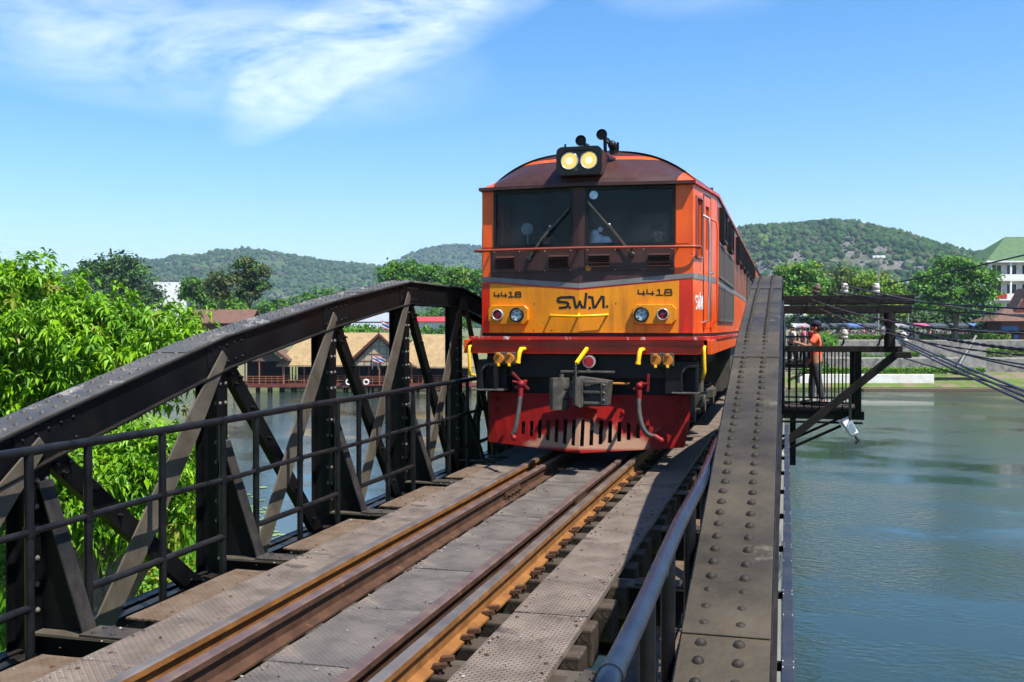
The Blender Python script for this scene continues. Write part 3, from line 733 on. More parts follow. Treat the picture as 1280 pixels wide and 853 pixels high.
# lettering, numbers
def lettering(strokes, scale, ox, oz, w, dots=(), dr=.012, off=.0062, mat='ink'):
    m = MB()
    for st in strokes:
        pts = [(ox + a * scale, oz - b * scale) for a, b in st]
        pl = []
        for p, q in zip(pts[:-1], pts[1:]):
            d = Vector((q[0] - p[0], q[1] - p[1])).normalized(); nn = Vector((-d.y, d.x)) * (w / 2); e = d * (w * .38)
            P0 = Vector(p) - e; P1 = Vector(q) + e
            pl.append([tuple(P0 - nn), tuple(P1 - nn), tuple(P1 + nn), tuple(P0 + nn)])
        for k, qd in enumerate(pl): FP(m, qd, off + .0025 + .0002 * (k % 5), .0025 + .0002 * (k % 5), 0)
    for a, b in dots: FP(m, [(ox + a * scale + dr * math.cos(R(t)), oz - b * scale + dr * math.sin(R(t))) for t in range(0, 360, 30)], off + .0034, .0034, 0)
    return m
U = .00112
RO = [(895, 252), (800, 252), (768, 262), (762, 280), (775, 295), (855, 303), (872, 318), (868, 338), (845, 352), (785, 356)]
FO = [(890, 250), (928, 254), (948, 350), (968, 352), (990, 296), (1012, 352), (1040, 352), (1054, 218)]
TO = [(1080, 250), (1114, 256), (1128, 352), (1146, 350), (1205, 250), (1224, 252), (1226, 352)]
LG = [[(a - 1010, b - 300) for a, b in q] for q in (RO, FO, TO)]
LD = [(890 - 1010, 352 - 300), (1090 - 1010, 360 - 300), (1260 - 1010, 344 - 300)]
lettering(LG, U, -.01, 1.752, .026, LD, .0145).build('company_lettering', 'ink', loco)
def number(x0, x1, z0, z1):
    w = (x1 - x0) / 4; m_ = []
    for i, ch in enumerate('4418'):
        a = x0 + w * i + w * .08; b = x0 + w * (i + 1) - w * .12
        def q(u, v): return (a + (b - a) * u, -(z0 + (z1 - z0) * v))
        if ch == '4': m_ += [[q(.06, .98), q(0, .5), q(.05, .30), q(.98, .30)], [q(.78, .72), q(.76, .0)]]
        elif ch == '1': m_ += [[q(.25, .9), q(.5, 1.), q(.52, .04)], [q(.05, .03), q(.98, .03)]]
        else: m_ += [[q(.12, 0), q(.88, 0), q(1, .12), q(1, .4), q(.9, .52), q(.12, .52), q(0, .4), q(0, .12), q(.12, 0)], [q(.12, .52), q(.06, .62), q(.06, .9), q(.16, 1), q(.84, 1), q(.94, .9), q(.94, .62), q(.9, .52)]]
    return lettering(m_, 1, 0, 0, .0125)
number(-1.055, -.715, 1.815, 1.872).build('fleet_number', 'ink', loco)
number(.60, .985, 1.822, 1.885).build('fleet_number', 'ink', loco)
# yellow grab handle
m = MB(); hp = [(-.37, yf(-.37), 1.605), (-.36, yf(-.36) - .07, 1.60), (XC, yf(XC) - .075, 1.592), (.26, yf(.26) - .07, 1.606), (.275, yf(.27), 1.612)]
m.tube(hp, .0135, 8, 0); m.tube([(XC, yf(XC) - .075, 1.595), (XC, yf(XC), 1.62)], .012, 6, 0); m.build('grab_handle', 'bright_yellow', loco)
# lamp boxes
for x0, x1, order in ((-1.105, -.625, (('r', -.985), ('w', -.755))), (.555, 1.025, (('w', .655), ('r', .885)))):
    m = MB(); FP(m, octo(x0, x1, 1.505, 1.722, .045), .065, .06, 0); bx = m.build('lamp_box', 'yellow', loco, bevel=.006)
    for kind, lx in order:
        y = yf(lx) - .065; c = Vector((lx, y, 1.612)); rr = .082 if kind == 'w' else .066
        m = MB(); n = 28; ri = rr * .80; vs = []
        for rad, yy in ((rr, 0), (rr, -.035), (ri, -.04), (ri, -.012)):
            for j in range(n): vs.append(c + Vector((rad * math.cos(2 * math.pi * j / n), yy, rad * math.sin(2 * math.pi * j / n))))
        m.add(vs, [(k * n + j, k * n + (j + 1) % n, (k + 1) * n + (j + 1) % n, (k + 1) * n + j) for k in range(3) for j in range(n)], 0, True)
        for j in range(6): a = R(60 * j + 20); m.dome(c + Vector((.91 * rr * math.cos(a), -.037, .91 * rr * math.sin(a))), (0, -1, 0), .006, .004, 0, 6)
        if kind == 'w':
            m2 = MB(); m2.disc(c + Vector((0, -.012, 0)), (0, -1, 0), ri, .006, 0, 24)
            for a, b in [(0, 0)] + [(.043 * math.cos(R(72 * j + 82)), .043 * math.sin(R(72 * j + 82))) for j in range(5)]: m2.dome(c + Vector((a, -.018, b)), (0, -1, 0), .0145, .006, 1, 12)
            h = m.build('headlamp', 'loco_black', bx)
            m2.add([], [], 0); q = m2.build('headlamp_lens', ['lamp_face', 'lamp_led'], bx)
        else:
            h = m.build('tail_lamp', 'chrome', bx); m2 = MB(); m2.dome(c + Vector((0, -.012, 0)), (0, -1, 0), ri, .016, 0, 24); m2.build('tail_lamp_lens', 'red_lens', bx)
# bolt heads on the yellow nose
m = MB()
for x, z in ((-.565, 1.735), (.365, 1.735), (-.57, 1.44), (-.36, 1.44), (-.45, 1.425)): m.dome((x, yf(x) - .006, z), (0, -1, 0), .008, .005, 0, 6)
m.build('nose_bolts', 'ink', loco)

# roof
NU = 40
def arc(u): return .435 * (1 - abs(u) ** 3.1)
LV = [0., .05, .10, .15, .20, .24, .27, .298, .342, .365, .39, .415, .435]
m = MB(); vs = []
for iu in range(NU + 1):
    u = -1 + 2 * iu / NU
    for lv in LV:
        h = min(lv, arc(u)); t = math.asin(min(1, max(0, h / max(arc(u), 1e-4)))) / (math.pi / 2)
        vs.append((u * (1.215 + .175 * min(1, .36 * t)), yf(u * 1.2) - .085 + .55 * (h / max(arc(u), 1e-4)) ** 1.5, 3.062 + h))
fs = []; K = len(LV)
for iu in range(NU):
    um = -1 + 2 * (iu + .5) / NU
    for j in range(K - 1):
        mi = 1 if LV[j] == .298 or abs(um) > .87 else 0
        m.add([vs[iu * K + j], vs[(iu + 1) * K + j], vs[(iu + 1) * K + j + 1], vs[iu * K + j + 1]], [(0, 1, 2, 3)], mi, True)
for iu in range(NU):
    a, b = vs[iu * K], vs[(iu + 1) * K]; dz = Vector((0, 0, -.035)); bk = Vector((0, .11, 0))
    a, b = Vector(a), Vector(b); m.add([a, b, b + dz, a + dz], [(3, 2, 1, 0)], 0); m.add([a + dz, b + dz, b + dz + bk, a + dz + bk], [(3, 2, 1, 0)], 2)
# main roof behind the cab front
ys = [.5, .85, 1.45, 2.2, LEN]
for a, b in zip(ys[:-1], ys[1:]):
    for iu in range(NU):
        q = []
        for (u, y) in ((-1 + 2 * iu / NU, a), (-1 + 2 * (iu + 1) / NU, a), (-1 + 2 * (iu + 1) / NU, b), (-1 + 2 * iu / NU, b)):
            hw = 1.215 + .175 * min(1, max(0, (y - .155) / 1.25)); q.append((u * hw, y, 3.058 + arc(u)))
        m.add(q, [(0, 1, 2, 3)], 0, True)
m.build('roof', ['brown', 'orange', 'seal'], loco)
m = MB()
for s in (-1, 1):
    for a, b in ((.14, 1.405), (1.405, LEN)):
        m.beam((s * (xs(a) + .012), a, 3.055), (s * (xs(b) + .012), b, 3.055), (0, 0, 1), .035, .03, 0)
m.build('eave_gutter', 'red', loco)
m = MB()
for yy in (3.4, 6.5, 9.8, 12.9): m.tube([(0, yy, 3.5), (0, yy, 3.57)], [.5, .46], 20, 0)
m.box(-.55, .55, 4.4, 5.6, 3.45, 3.57, 0); m.build('roof_fans', 'brown', loco, bevel=.01)
# headlight box
m = MB(); P = rrect(-.262, .243, 3.135, 3.445, .065, 5)
m.prism([(x, -.10, z) for x, z in P], (0, .55, 0), 0); 
hb = m.build('headlight_housing', 'brown', loco, bevel=.012, seg=2)
m = MB(); n = 2 * 0 + len(P); P2 = rrect(-.222, .203, 3.18, 3.403, .1, 5); a = [(x, -.135, z) for x, z in P]; b = [(x, -.135, z) for x, z in P2]; c = [(x, -.105, z) for x, z in P]; d = [(x, -.106, z) for x, z in P2]
m.add(a + b + c + d, [(i, (i + 1) % n, n + (i + 1) % n, n + i) for i in range(n)] + [(2 * n + i, 2 * n + (i + 1) % n, (i + 1) % n, i) for i in range(n)] + [(n + i, n + (i + 1) % n, 3 * n + (i + 1) % n, 3 * n + i) for i in range(n)], 0)
m.build('headlight_bezel', 'seal', hb)
m = MB(); m.prism([(x, -.1035, z) for x, z in P2], (0, .003, 0), 0); m.build('reflector_plate', 'under_grey', hb)
for x in (-.118, .099):
    m = MB(); c = Vector((x, -.105, 3.293)); m.dome(c, (0, -1, 0), .088, .02, 0, 24); m.dome(c + Vector((0, -.018, 0)), (0, -1, 0), .04, .006, 1, 16)
    h = m.build('headlight', ['lit', 'lit_core'], hb)
    m = MB(); n = 28; vs = [c + Vector((rad * math.cos(2 * math.pi * j / n), yy, rad * math.sin(2 * math.pi * j / n))) for rad, yy in ((.098, 0), (.098, -.02), (.087, -.02), (.087, 0)) for j in range(n)]
    m.add(vs, [(k * n + j, k * n + (j + 1) % n, (k + 1) * n + (j + 1) % n, (k + 1) * n + j) for k in range(3) for j in range(n)], 0, True); m.build('rim', 'chrome', h)
m = MB(); m.tube([(-.19, .0, 3.45), (-.19, .0, 3.50)], .012, 6, 0); m.build('lamp_stud', 'seal', hb)
for hx, hz_, ty in ((-.02, 3.535, 1), (.215, 3.59, 2)):
    m = MB()
    prof = [(0, .062), (.02, .05), (.07, .034), (.16, .026), (.30, .024), (.34, .030), (.37, .03)]
    m.tube([(hx, .02 + a, hz_) for a, r_ in prof], [r_ for a, r_ in prof], 16, 0, cap=False); m.tube([(hx, .38, hz_), (hx, .40, hz_)], .032, 12, 0)
    m.tube([(hx, .045, hz_), (hx, .05, hz_)], .045, 14, 1)
    m.tube([(hx, .22, hz_), (hx, .25, 3.43)], .02, 8, 0)
    if ty == 2:
        m.box(hx + .05, hx + .13, .22, .34, 3.42, 3.52, 0); m.ball((hx + .085, .2, 3.505), .05, 0); m.tube([(hx, .24, hz_ - .03), (hx + .09, .24, 3.5)], .016, 8, 0); m.tube([(hx + .14, .26, 3.43), (hx + .14, .26, 3.54)], .014, 6, 0)
    m.build('horn', ['loco_black', 'seal'], loco)

# side details, both sides
for s in (1, -1):
    m = MB(); SP(m, .29, .57, 2.26, 2.90, s, -.02, .006, 0); w = m.build('cab_side_window', 'glass', loco)
    m = MB(); SP(m, .265, .29, 2.24, 2.92, s, .016, .02); SP(m, .57, .595, 2.24, 2.92, s, .016, .02); SP(m, .29, .57, 2.90, 2.925, s, .016, .02); SP(m, .29, .57, 2.235, 2.26, s, .02, .03); m.build('frame', 'side_brown', w)
    m = MB(); SP(m, .67, 1.03, 1.46, 2.36, s, .004, .003, 0); SP(m, .67, .76, 2.36, 2.97, s, .004, .003, 0); SP(m, .96, 1.03, 2.36, 2.97, s, .004, .003, 0); SP(m, .76, .96, 2.86, 2.97, s, .004, .003, 0); d = m.build('cab_door', 'orange', loco)
    m = MB(); SP(m, .655, .67, 1.44, 2.985, s, .006, .02); SP(m, 1.03, 1.045, 1.44, 2.985, s, .006, .02); SP(m, .67, 1.03, 2.97, 2.985, s, .006, .02); m.build('door_gap', 'seal', d)
    m = MB(); SP(m, .76, .96, 2.36, 2.86, s, -.02, .006, 0); m.build('door_window', 'glass', d)
    m = MB(); m.tube([(s * (xs(.95) + .01), .98, 2.1), (s * (xs(.95) + .05), .98, 2.1), (s * (xs(.95) + .05), .88, 2.1)], .012, 6, 0); m.build('handle', 'chrome', d)
    for yy, mt in ((.635, 'galv'), (1.075, 'orange')):
        m = MB(); o = xs(yy)
        m.tube([(s * o, yy, 1.52), (s * (o + .07), yy, 1.55), (s * (o + .075), yy, 2.0), (s * (o + .075), yy, 2.60), (s * (o + .07), yy, 2.70), (s * o, yy, 2.74)], .0125, 8, 0); m.build('door_handrail', mt, loco)
    for yy in (.68, 1.07):
        m = MB(); o = xs(yy); m.box(s * o, s * (o + .03), yy - .04, yy + .04, 1.47, 1.53, 0); m.build('step_bracket', 'orange', loco)
    m = MB(); SP(m, 1.5, LEN - .3, 2.07, 3.03, s, .003, .003, 0); m.build('upper_band', 'side_brown', loco)
    for yy in (1.85, 3.55, 6.1, 7.6, 9.2, 10.7, 12.4, 14.0):
        m = MB(); SP(m, yy, yy + .62, 2.57, 2.93, s, .05, .03, 0); w = m.build('side_window', 'dark_glass', loco)
        m = MB(); SP(m, yy - .04, yy, 2.54, 2.96, s, .07, .08); SP(m, yy + .62, yy + .66, 2.54, 2.96, s, .07, .08); SP(m, yy, yy + .62, 2.93, 2.96, s, .07, .08); SP(m, yy, yy + .62, 2.54, 2.57, s, .07, .08); m.build('frame', 'loco_black', w)
    for y0, y1 in ((1.52, 2.0), (2.03, 2.5), (2.62, 5.2), (10.6, 13.4)):
        for z0, z1 in ((1.56, 1.98), (2.09, 2.50)):
            m = MB(); SP(m, y0, y1, z0, z1, s, .006, .004, 0); g = m.build('grille', 'seal', loco)
            m = MB(); n = max(2, int((y1 - y0) / .06))
            for i in range(n): yy = y0 + (y1 - y0) * (i + .2) / n; SP(m, yy, yy + (y1 - y0) / n * .5, z0 + .02, z1 - .02, s, .022, .016)
            SP(m, y0 - .02, y1 + .02, z1 - .02, z1 + .015, s, .026, .02); SP(m, y0 - .02, y1 + .02, z0 - .015, z0 + .02, s, .026, .02)
            m.build('slats', 'grille', g)
# white side lettering
m = MB()
def sy(a): return .12 + .155 + (a + 250) * .00075
for q in LG:
    for p, t in zip(q[:-1], q[1:]):
        pa, pb = (sy(p[0]), 1.75 - p[1] * .0013), (sy(t[0]), 1.75 - t[1] * .0013)
        d = Vector((pb[0] - pa[0], pb[1] - pa[1])).normalized(); nn = Vector((-d.y, d.x)) * .013; e = d * .008
        pl = [Vector(pa) - e - nn, Vector(pb) + e - nn, Vector(pb) + e + nn, Vector(pa) - e + nn]
        m.prism([(xs(a.x) + .0035, a.x, a.y) for a in pl], (-.003, 0, 0), 0)
m.build('side_lettering', 'white_paint', loco)

# under the body: footplate, buffer beam, pilot
m = MB()
FP(m, rect(-1.2, 1.2, 1.372, ZB), -.004, .05, 0)
for s in (-1, 1): SP(m, .157, LEN, 1.372, ZB, s, -.004, .02, 0)
m.build('skirt_band', 'loco_black', loco)
m = MB(); m.prism([(-1.31, .0, 1.332), (1.345, .0, 1.332), (1.42, 1.0, 1.332), (1.42, LEN, 1.332), (-1.42, LEN, 1.332), (-1.42, 1.0, 1.332)], (0, 0, .035), 0, 0); m.build('footplate', ['chipped_red'], loco, bevel=.004)
m = MB(); m.box(-1.29, 1.325, .04, .09, 1.175, 1.331, 0); 
m.box(-1.28, 1.31, .02, .04, 1.258, 1.274, 1); bb = m.build('buffer_beam', ['red', 'side_brown'], loco, bevel=.003)
m = MB()
for s in (-1, 1): m.box(s * 1.355, s * 1.405, .1, LEN, 1.175, 1.331, 0)
m.build('sole_bar', 'orange', loco, bevel=.004)
m = MB(); m.box(-1.2, 1.2, .40, .47, .45, 1.18, 0); m.box(-1.25, -.9, .12, .35, .74, 1.1, 0); m.box(.9, 1.25, .12, .35, .74, 1.1, 0)
m.box(-.9, .9, .2, .36, .9, 1.17, 0); m.box(-1.1, 1.1, .42, LEN - .4, .95, 1.33, 0); m.build('headstock', 'loco_black', loco, bevel=.006)
for x in (-1.30, 1.335):
    m = MB(); m.tube([(x, .06, 1.26), (x, -.02, 1.25), (x, -.03, 1.2), (x + .006, -.03, 1.0), (x + .012 * (1 if x > 0 else -1) * -1, -.02, .93), (x + .03 * (-1 if x > 0 else 1), .08, .92)], .018, 8, 0); m.build('corner_handrail', 'bright_yellow', loco)
for x in (-.955, -.83, .815, .945):
    m = MB(); c = Vector((x, .02, 1.115)); m.box(x - .062, x + .062, .02, .1, 1.05, 1.19, 0)
    m.disc(c, (0, -1, 0), .055, .05, 1, 16); m.box(x - .02, x + .02, -.05, .0, 1.155, 1.185, 1); m.box(x - .016, x + .016, -.035, .0, 1.03, 1.062, 2)
    m.build('jumper_socket', ['under_grey', 'orange_cap', 'bright_yellow'], loco, bevel=.004)
for x in (-.68, .66):
    m = MB(); m.tube([(x + .02, .05, 1.23), (x, -.07, 1.225), (x - .008, -.1, 1.19), (x - .02, -.11, 1.09)], [.021, .026, .026, .023], 10, 0); m.tube([(x - .019, -.11, 1.10), (x - .024, -.115, 1.07)], .03, 10, 0); m.build('air_pipe_elbow', 'bright_yellow', loco)
m = MB(); m.beam((.06, .0, 1.24), (-.02, -.2, 1.08), (1, 0, 0), .035, .03, 0); m.build('coupler_lever', 'bright_yellow', loco)
m = MB()
for i in range(5): m.ball((-.03 - .004 * (i % 2), -.2 + .004 * i, 1.06 - .032 * i), (.02 if i % 2 else .012, .012 if i % 2 else .02, .022), 0, 8, 5)
m.tube([(.07, .1, .99), (.07, -.03, .99)], .018, 8, 0); m.build('lift_chain', 'cast_steel', loco)
m = MB(); c = Vector((.075, .05, 1.09)); m.disc(c, (0, -1, 0), .072, .035, 0, 20); mk_ = m.build('marker_disc', 'chrome', loco)
m = MB(); m.disc(c + Vector((0, -.035, 0)), (0, -1, 0), .056, .012, 0, 20); m.build('lens', 'red_lens', mk_)
# coupler
m = MB()
m.box(-.10, .10, -.16, .4, .70, .88, 0)                          # shank
m.box(-.24, .36, -.02, .06, .965, .99, 0); m.box(.34, .52, -.04, .05, .845, .865, 1)
m.prism([(.02, -.40, .62), (.36, -.44, .64), (.38, -.40, .90), (.02, -.36, .94)], (0, .22, 0), 0)    # head, open pocket side
m.box(.05, .11, -.52, -.38, .63, .93, 0); m.box(.30, .37, -.50, -.38, .65, .90, 0)
for z in (.655, .77, .875): m.box(.11, .31, -.49, -.40, z, z + .03, 0)
for x, z in ((.335, .70), (.335, .78), (.335, .86)): m.dome((x, -.50, z), (0, -1, 0), .018, .014, 0, 8)
m.prism([(.06, -.30, .62), (.10, -.54, .62), (.06, -.64, .66), (.02, -.60, .66), (-.02, -.30, .62)], (0, 0, .30), 0)
cp = m.build('coupler', ['cast_steel', 'orange_cap'], loco, bevel=.012, seg=2)
m = MB()
for (a, b) in ((.62, .70), (.72, .80), (.82, .92)):
    m.tube([(-.13, -.45, a), (-.13, -.45, b)], .085, 14, 0)
m.prism([(-.23, -.36, .60), (-.235, -.56, .60), (-.19, -.62, .60), (-.12, -.58, .60), (-.06, -.46, .60), (-.06, -.36, .60)], (0, 0, .33), 0)
m.box(-.10, .09, -.46, -.38, .72, .83, 0)
m.tube([(-.13, -.45, .58), (-.13, -.45, .97)], .025, 10, 0)
m.build('coupler_knuckle', 'cast_steel', cp, bevel=.012, seg=2)
# curved lifting brackets at the corners
for x0, x1 in ((-1.17, -.965), (1.07, 1.275)):
    m = MB(); xa, xb = (x0, x1)
    n = 10; w = .1
    path = [((xa + .03), .77), ((xa + .03), .93)] + [((xa + .03) + (.17 * (1 - math.cos(R(9 * i)))) * .55, .93 + .12 * math.sin(R(9 * i))) for i in range(1, 11)] + [(xb, 1.05)]
    for p, q in zip(path[:-1], path[1:]): m.beam((p[0], -.03, p[1]), (q[0], -.03, q[1]), (0, 1, 0), .13, .028, 0)
    m.box(xb - .03, xb, -.09, .03, .775, 1.05, 0); m.box(xa - .07, xb + .09, -.13, .06, .758, .776, 1)
    m.box(xa + .03, xb - .01, .03, .05, .776, 1.02, 2)
    m.build('corner_step', ['loco_black', 'cast_steel', 'seal'], loco, bevel=.003)
# pilot: two angled plates meeting in a forward edge, with slots
def pilot_pt(x, t):   # t = 0 top .. 1 bottom
    x = XC + (x - XC) * 1.035
    a = min(1, abs(x - XC) / 1.17)
    yt = .29 - .09 * (1 - a); yb = .27 - .24 * (1 - a)
    zb = .145 - .075 * (1 - a)
    return Vector((x, yt + (yb - yt) * t, .715 + (zb - .715) * t))
m = MB(); TH_ = Vector((0, .02, 0))
def pquad(x0, x1, t0, t1):
    a = [pilot_pt(x0, t1), pilot_pt(x1, t1), pilot_pt(x1, t0), pilot_pt(x0, t0)]; m.prism(a, TH_, 0)
slots = []
for i in range(15):
    x = -.70 + .098 * i * 1.0
    r_ = abs(x - XC); half = .23 - .12 * (r_ / .7) ** 1.5
    slots.append((x, .66 - half, .66 + half))
edges = [-1.12]
def solid(x0, x1):
    if x0 < XC < x1: solid(x0, XC); solid(XC, x1); return
    n = max(1, int((x1 - x0) / .12))
    for i in range(n):
        a = x0 + (x1 - x0) * i / n; b = x0 + (x1 - x0) * (i + 1) / n; pquad(a, b, 0, 1)
cur = -1.12
for x, a, b in slots:
    x0, x1 = x - .021, x + .021
    if x0 < XC < x1: continue
    solid(cur, x0); pquad(x0, x1, 0, a); pquad(x0, x1, b, 1); 
    if b < .82: pass
    cur = x1
solid(cur, 1.06)
# side wings
for s in (-1, 1):
    xa = -1.12 if s < 0 else 1.06
    A = [pilot_pt(xa, 0), pilot_pt(xa, 1)]
    m.prism([A[1], A[0], A[0] + Vector((s * .06, .22, .0)), A[1] + Vector((-s * .05, .26, .06))] if s < 0 else [A[1], A[0], A[0] + Vector((s * .10, .22, 0)), A[1] + Vector((-s * .02, .26, .06))], (0, .02, 0), 0)
for x, t in ((-1.03, .12), (-1.03, .34), (1.0, .15), (1.0, .4), (.41, .1), (.41, .32)):
    c = pilot_pt(x, t); m.dome(c, (0, -1, 0), .03, .02, 0, 10); m.tube([c, c + Vector((0, -.03, 0))], .017, 6, 0)
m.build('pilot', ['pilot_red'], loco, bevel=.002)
for s, x in ((-1, -.655), (1, .66)):
    m = MB(); m.tube([(x, .05, .86), (x, -.12, .86), (x, -.16, .83)], .022, 8, 0); m.ball((x, -.16, .84), .04, 0); m.tube([(x - .06, -.15, .80), (x + .05, -.15, .86)], .02, 8, 0); m.beam((x + s * .09 * -1 if s < 0 else x + .09, -.16, .78), (x - .10 if s < 0 else x + .10, -.17, .97), (1, 0, 0), .028, .012, 0)
    m.tube([(x, -.17, .80), (x, -.18, .70)], .03, 8, 0); m.tube([(x, -.16, .85), (x + s * .095, -.165, .87)], .014, 6, 0)
    ck = m.build('brake_cock', 'red_cock', loco, bevel=.002)
    e = -.06 if s < 0 else .18
    m = MB(); pts = []
    for i in range(13):
        t = i / 12; pts.append((x + e * t ** 2, -.19 - .12 * math.sin(math.pi * t * .6), .70 - .40 * math.sin(t * math.pi / 2) ** 1.1 + (.0 if s < 0 else .02 * t)))
    m.tube(pts, .026, 10, 0); p = Vector(pts[-1]); q = p + Vector((.02 if s < 0 else .07, -.01, -.04)); m.tube([p - Vector((0, 0, .0)), q], [.032, .03], 10, 1); m.ball(q, .034, 1)
    m.build('brake_hose', ['hose', 'red_cock'], ck)
# bogies
for yb in (2.6, 12.9):
    m = MB()
    for s in (-1, 1):
        m.box(s * .90, s * .99, yb - 2.0, yb + 2.0, .62, .86, 0)
        for a in (-1.55, 0, 1.55):
            m.box(s * .98, s * 1.10, yb + a - .16, yb + a + .16, .34, .66, 0); m.disc((s * 1.10, yb + a, .48), (s, 0, 0), .13, .05, 1, 16)
            for b in (-.26, .26):
                for k in range(5): m.tube([(s * 1.03, yb + a + b, .40 + .055 * k), (s * 1.03, yb + a + b, .43 + .055 * k)], .07, 10, 1)
        m.tube([(s * 1.12, yb - .7, .9), (s * 1.12, yb - .7, 1.1)], .07, 10, 1); m.box(s * 1.02, s * 1.25, yb - 1.9, yb - 1.6, .55, 1.0, 1); m.box(s * 1.02, s * 1.22, yb + .5, yb + 1.0, .5, .62, 1)
        m.tube([(s * 1.15, yb - 1.3, 1.08), (s * 1.15, yb + 1.2, 1.08)], .05, 10, 1)
    bg = m.build('bogie', ['loco_black', 'under_grey'], loco, bevel=.008)
    for a in (-1.55, 0, 1.55):
        m = MB(); 
        for s in (-1, 1): m.disc((s * .475, yb + a, .457), (s, 0, 0), .457, .13, 0, 32); m.disc((s * .455, yb + a, .457), (s, 0, 0), .485, .025, 0, 32)
        m.tube([(-.6, yb + a, .457), (.6, yb + a, .457)], .09, 12, 0); m.build('wheelset', 'under_grey', bg)
m = MB(); m.prism([(-1.2, 5.4, .45), (1.2, 5.4, .45), (1.32, 5.4, .6), (1.32, 5.4, 1.17), (-1.32, 5.4, 1.17), (-1.32, 5.4, .6)], (0, 4.6, 0), 0); m.build('fuel_tank', 'under_grey', loco, bevel=.02)

# carriages
def carriage(y0, label):
    c = root('passenger_carriage', (TC, y0, 0), label, 'carriage', 'carriages behind the locomotive', local=True)
    L_ = 19.6; m = MB()
    for s in (-1, 1): m.box(s * 1.33, s * 1.38, 0, L_, 1.15, 2.0, 0); m.box(s * 1.33, s * 1.38, 0, L_, 2.72, 3.05, 0)
    for s in (-1, 1):
        for i in range(13): y = .3 + (L_ - .6) * i / 12; m.box(s * 1.33, s * 1.379, y - .28, y + .28, 2.0, 2.72, 0)
    m.box(-1.33, 1.33, 0, .05, 1.15, 3.05, 0); m.box(-1.33, 1.33, L_ - .05, L_, 1.15, 3.05, 0); m.box(-1.33, 1.33, .05, L_ - .05, 1.13, 1.2, 0)
    m.build('body', 'side_brown' if False else 'orange', c)
    m = MB()
    for iu in range(20):
        q = [(u * 1.42, y, 3.05 + .38 * (1 - abs(u) ** 2.3)) for (u, y) in ((-1 + iu / 10, 0), (-1 + (iu + 1) / 10, 0), (-1 + (iu + 1) / 10, L_), (-1 + iu / 10, L_))]; m.add(q, [(0, 1, 2, 3)], 0, True)
    for yy in (0, L_): m.add([(u * 1.42, yy, 3.05 + .38 * (1 - abs(u) ** 2.3)) for u in [-1 + k / 10 for k in range(21)]], [tuple(range(21))], 0)
    m.build('roof', 'brown', c)
    m = MB(); m.box(-1.1, 1.1, .3, L_ - .3, .8, 1.12, 0); m.build('underframe', 'loco_black', c)
    for s in (-1, 1):
        for i in range(12):
            y = .3 + (L_ - .6) * i / 12; m = MB(); m.box(s * 1.345, s * 1.355, y + .28, y + (L_ - .6) / 12 - .28, 2.0, 2.72, 0); w = m.build('window', 'dark_glass', c)
            m = MB(); ya, yb_ = y + .28, y + (L_ - .6) / 12 - .28; m.box(s * 1.36, s * 1.40, ya, yb_, 2.33, 2.36, 0); m.box(s * 1.36, s * 1.40, ya, ya + .04, 2.0, 2.72, 0); m.box(s * 1.36, s * 1.40, yb_ - .04, yb_, 2.0, 2.72, 0); m.build('window_frame', 'chrome', w)
    for yb in (2.6, L_ - 2.6):
        m = MB()
        for s in (-1, 1): m.box(s * .9, s * 1.0, yb - 1.5, yb + 1.5, .5, .75, 0)
        bg = m.build('bogie', 'loco_black', c)
        for a in (-1.05, 1.05):
            m = MB()
            for s in (-1, 1): m.disc((s * .475, yb + a, .43), (s, 0, 0), .43, .13, 0, 20)
            m.tube([(-.6, yb + a, .43), (.6, yb + a, .43)], .08, 8, 0); m.build('wheelset', 'under_grey', bg)
    return c
carriage(LY + LEN + .7, 'orange passenger carriage coupled directly behind the locomotive')
carriage(LY + LEN + 21.0, 'second orange passenger carriage, at the back of the train')
# bag behind the windscreen
m = MB()
for k, (dx, dz, r_) in enumerate(((0, 0, .085), (.09, -.02, .075), (-.03, .08, .05), (.03, .13, .03))): m.ball((TC + .13 + dx, LY + .24, 2.44 + dz), (r_, r_ * .7, r_), 0, 10, 7)
tag(m.build('plastic_bag', 'bag', loc=(TC + .13, LY + .24, 2.36)), 'crumpled white plastic bag on the dashboard behind the windscreen', 'bag')
m = MB(); m.disc((-.70, .30, 2.60), (0, -1, 0), .07, .02, 0, 20); m.tube([(-.70, .31, 2.6), (-.72, .4, 2.36)], .012, 6, 0); m.build('cab_fan', 'fan_grey', loco)
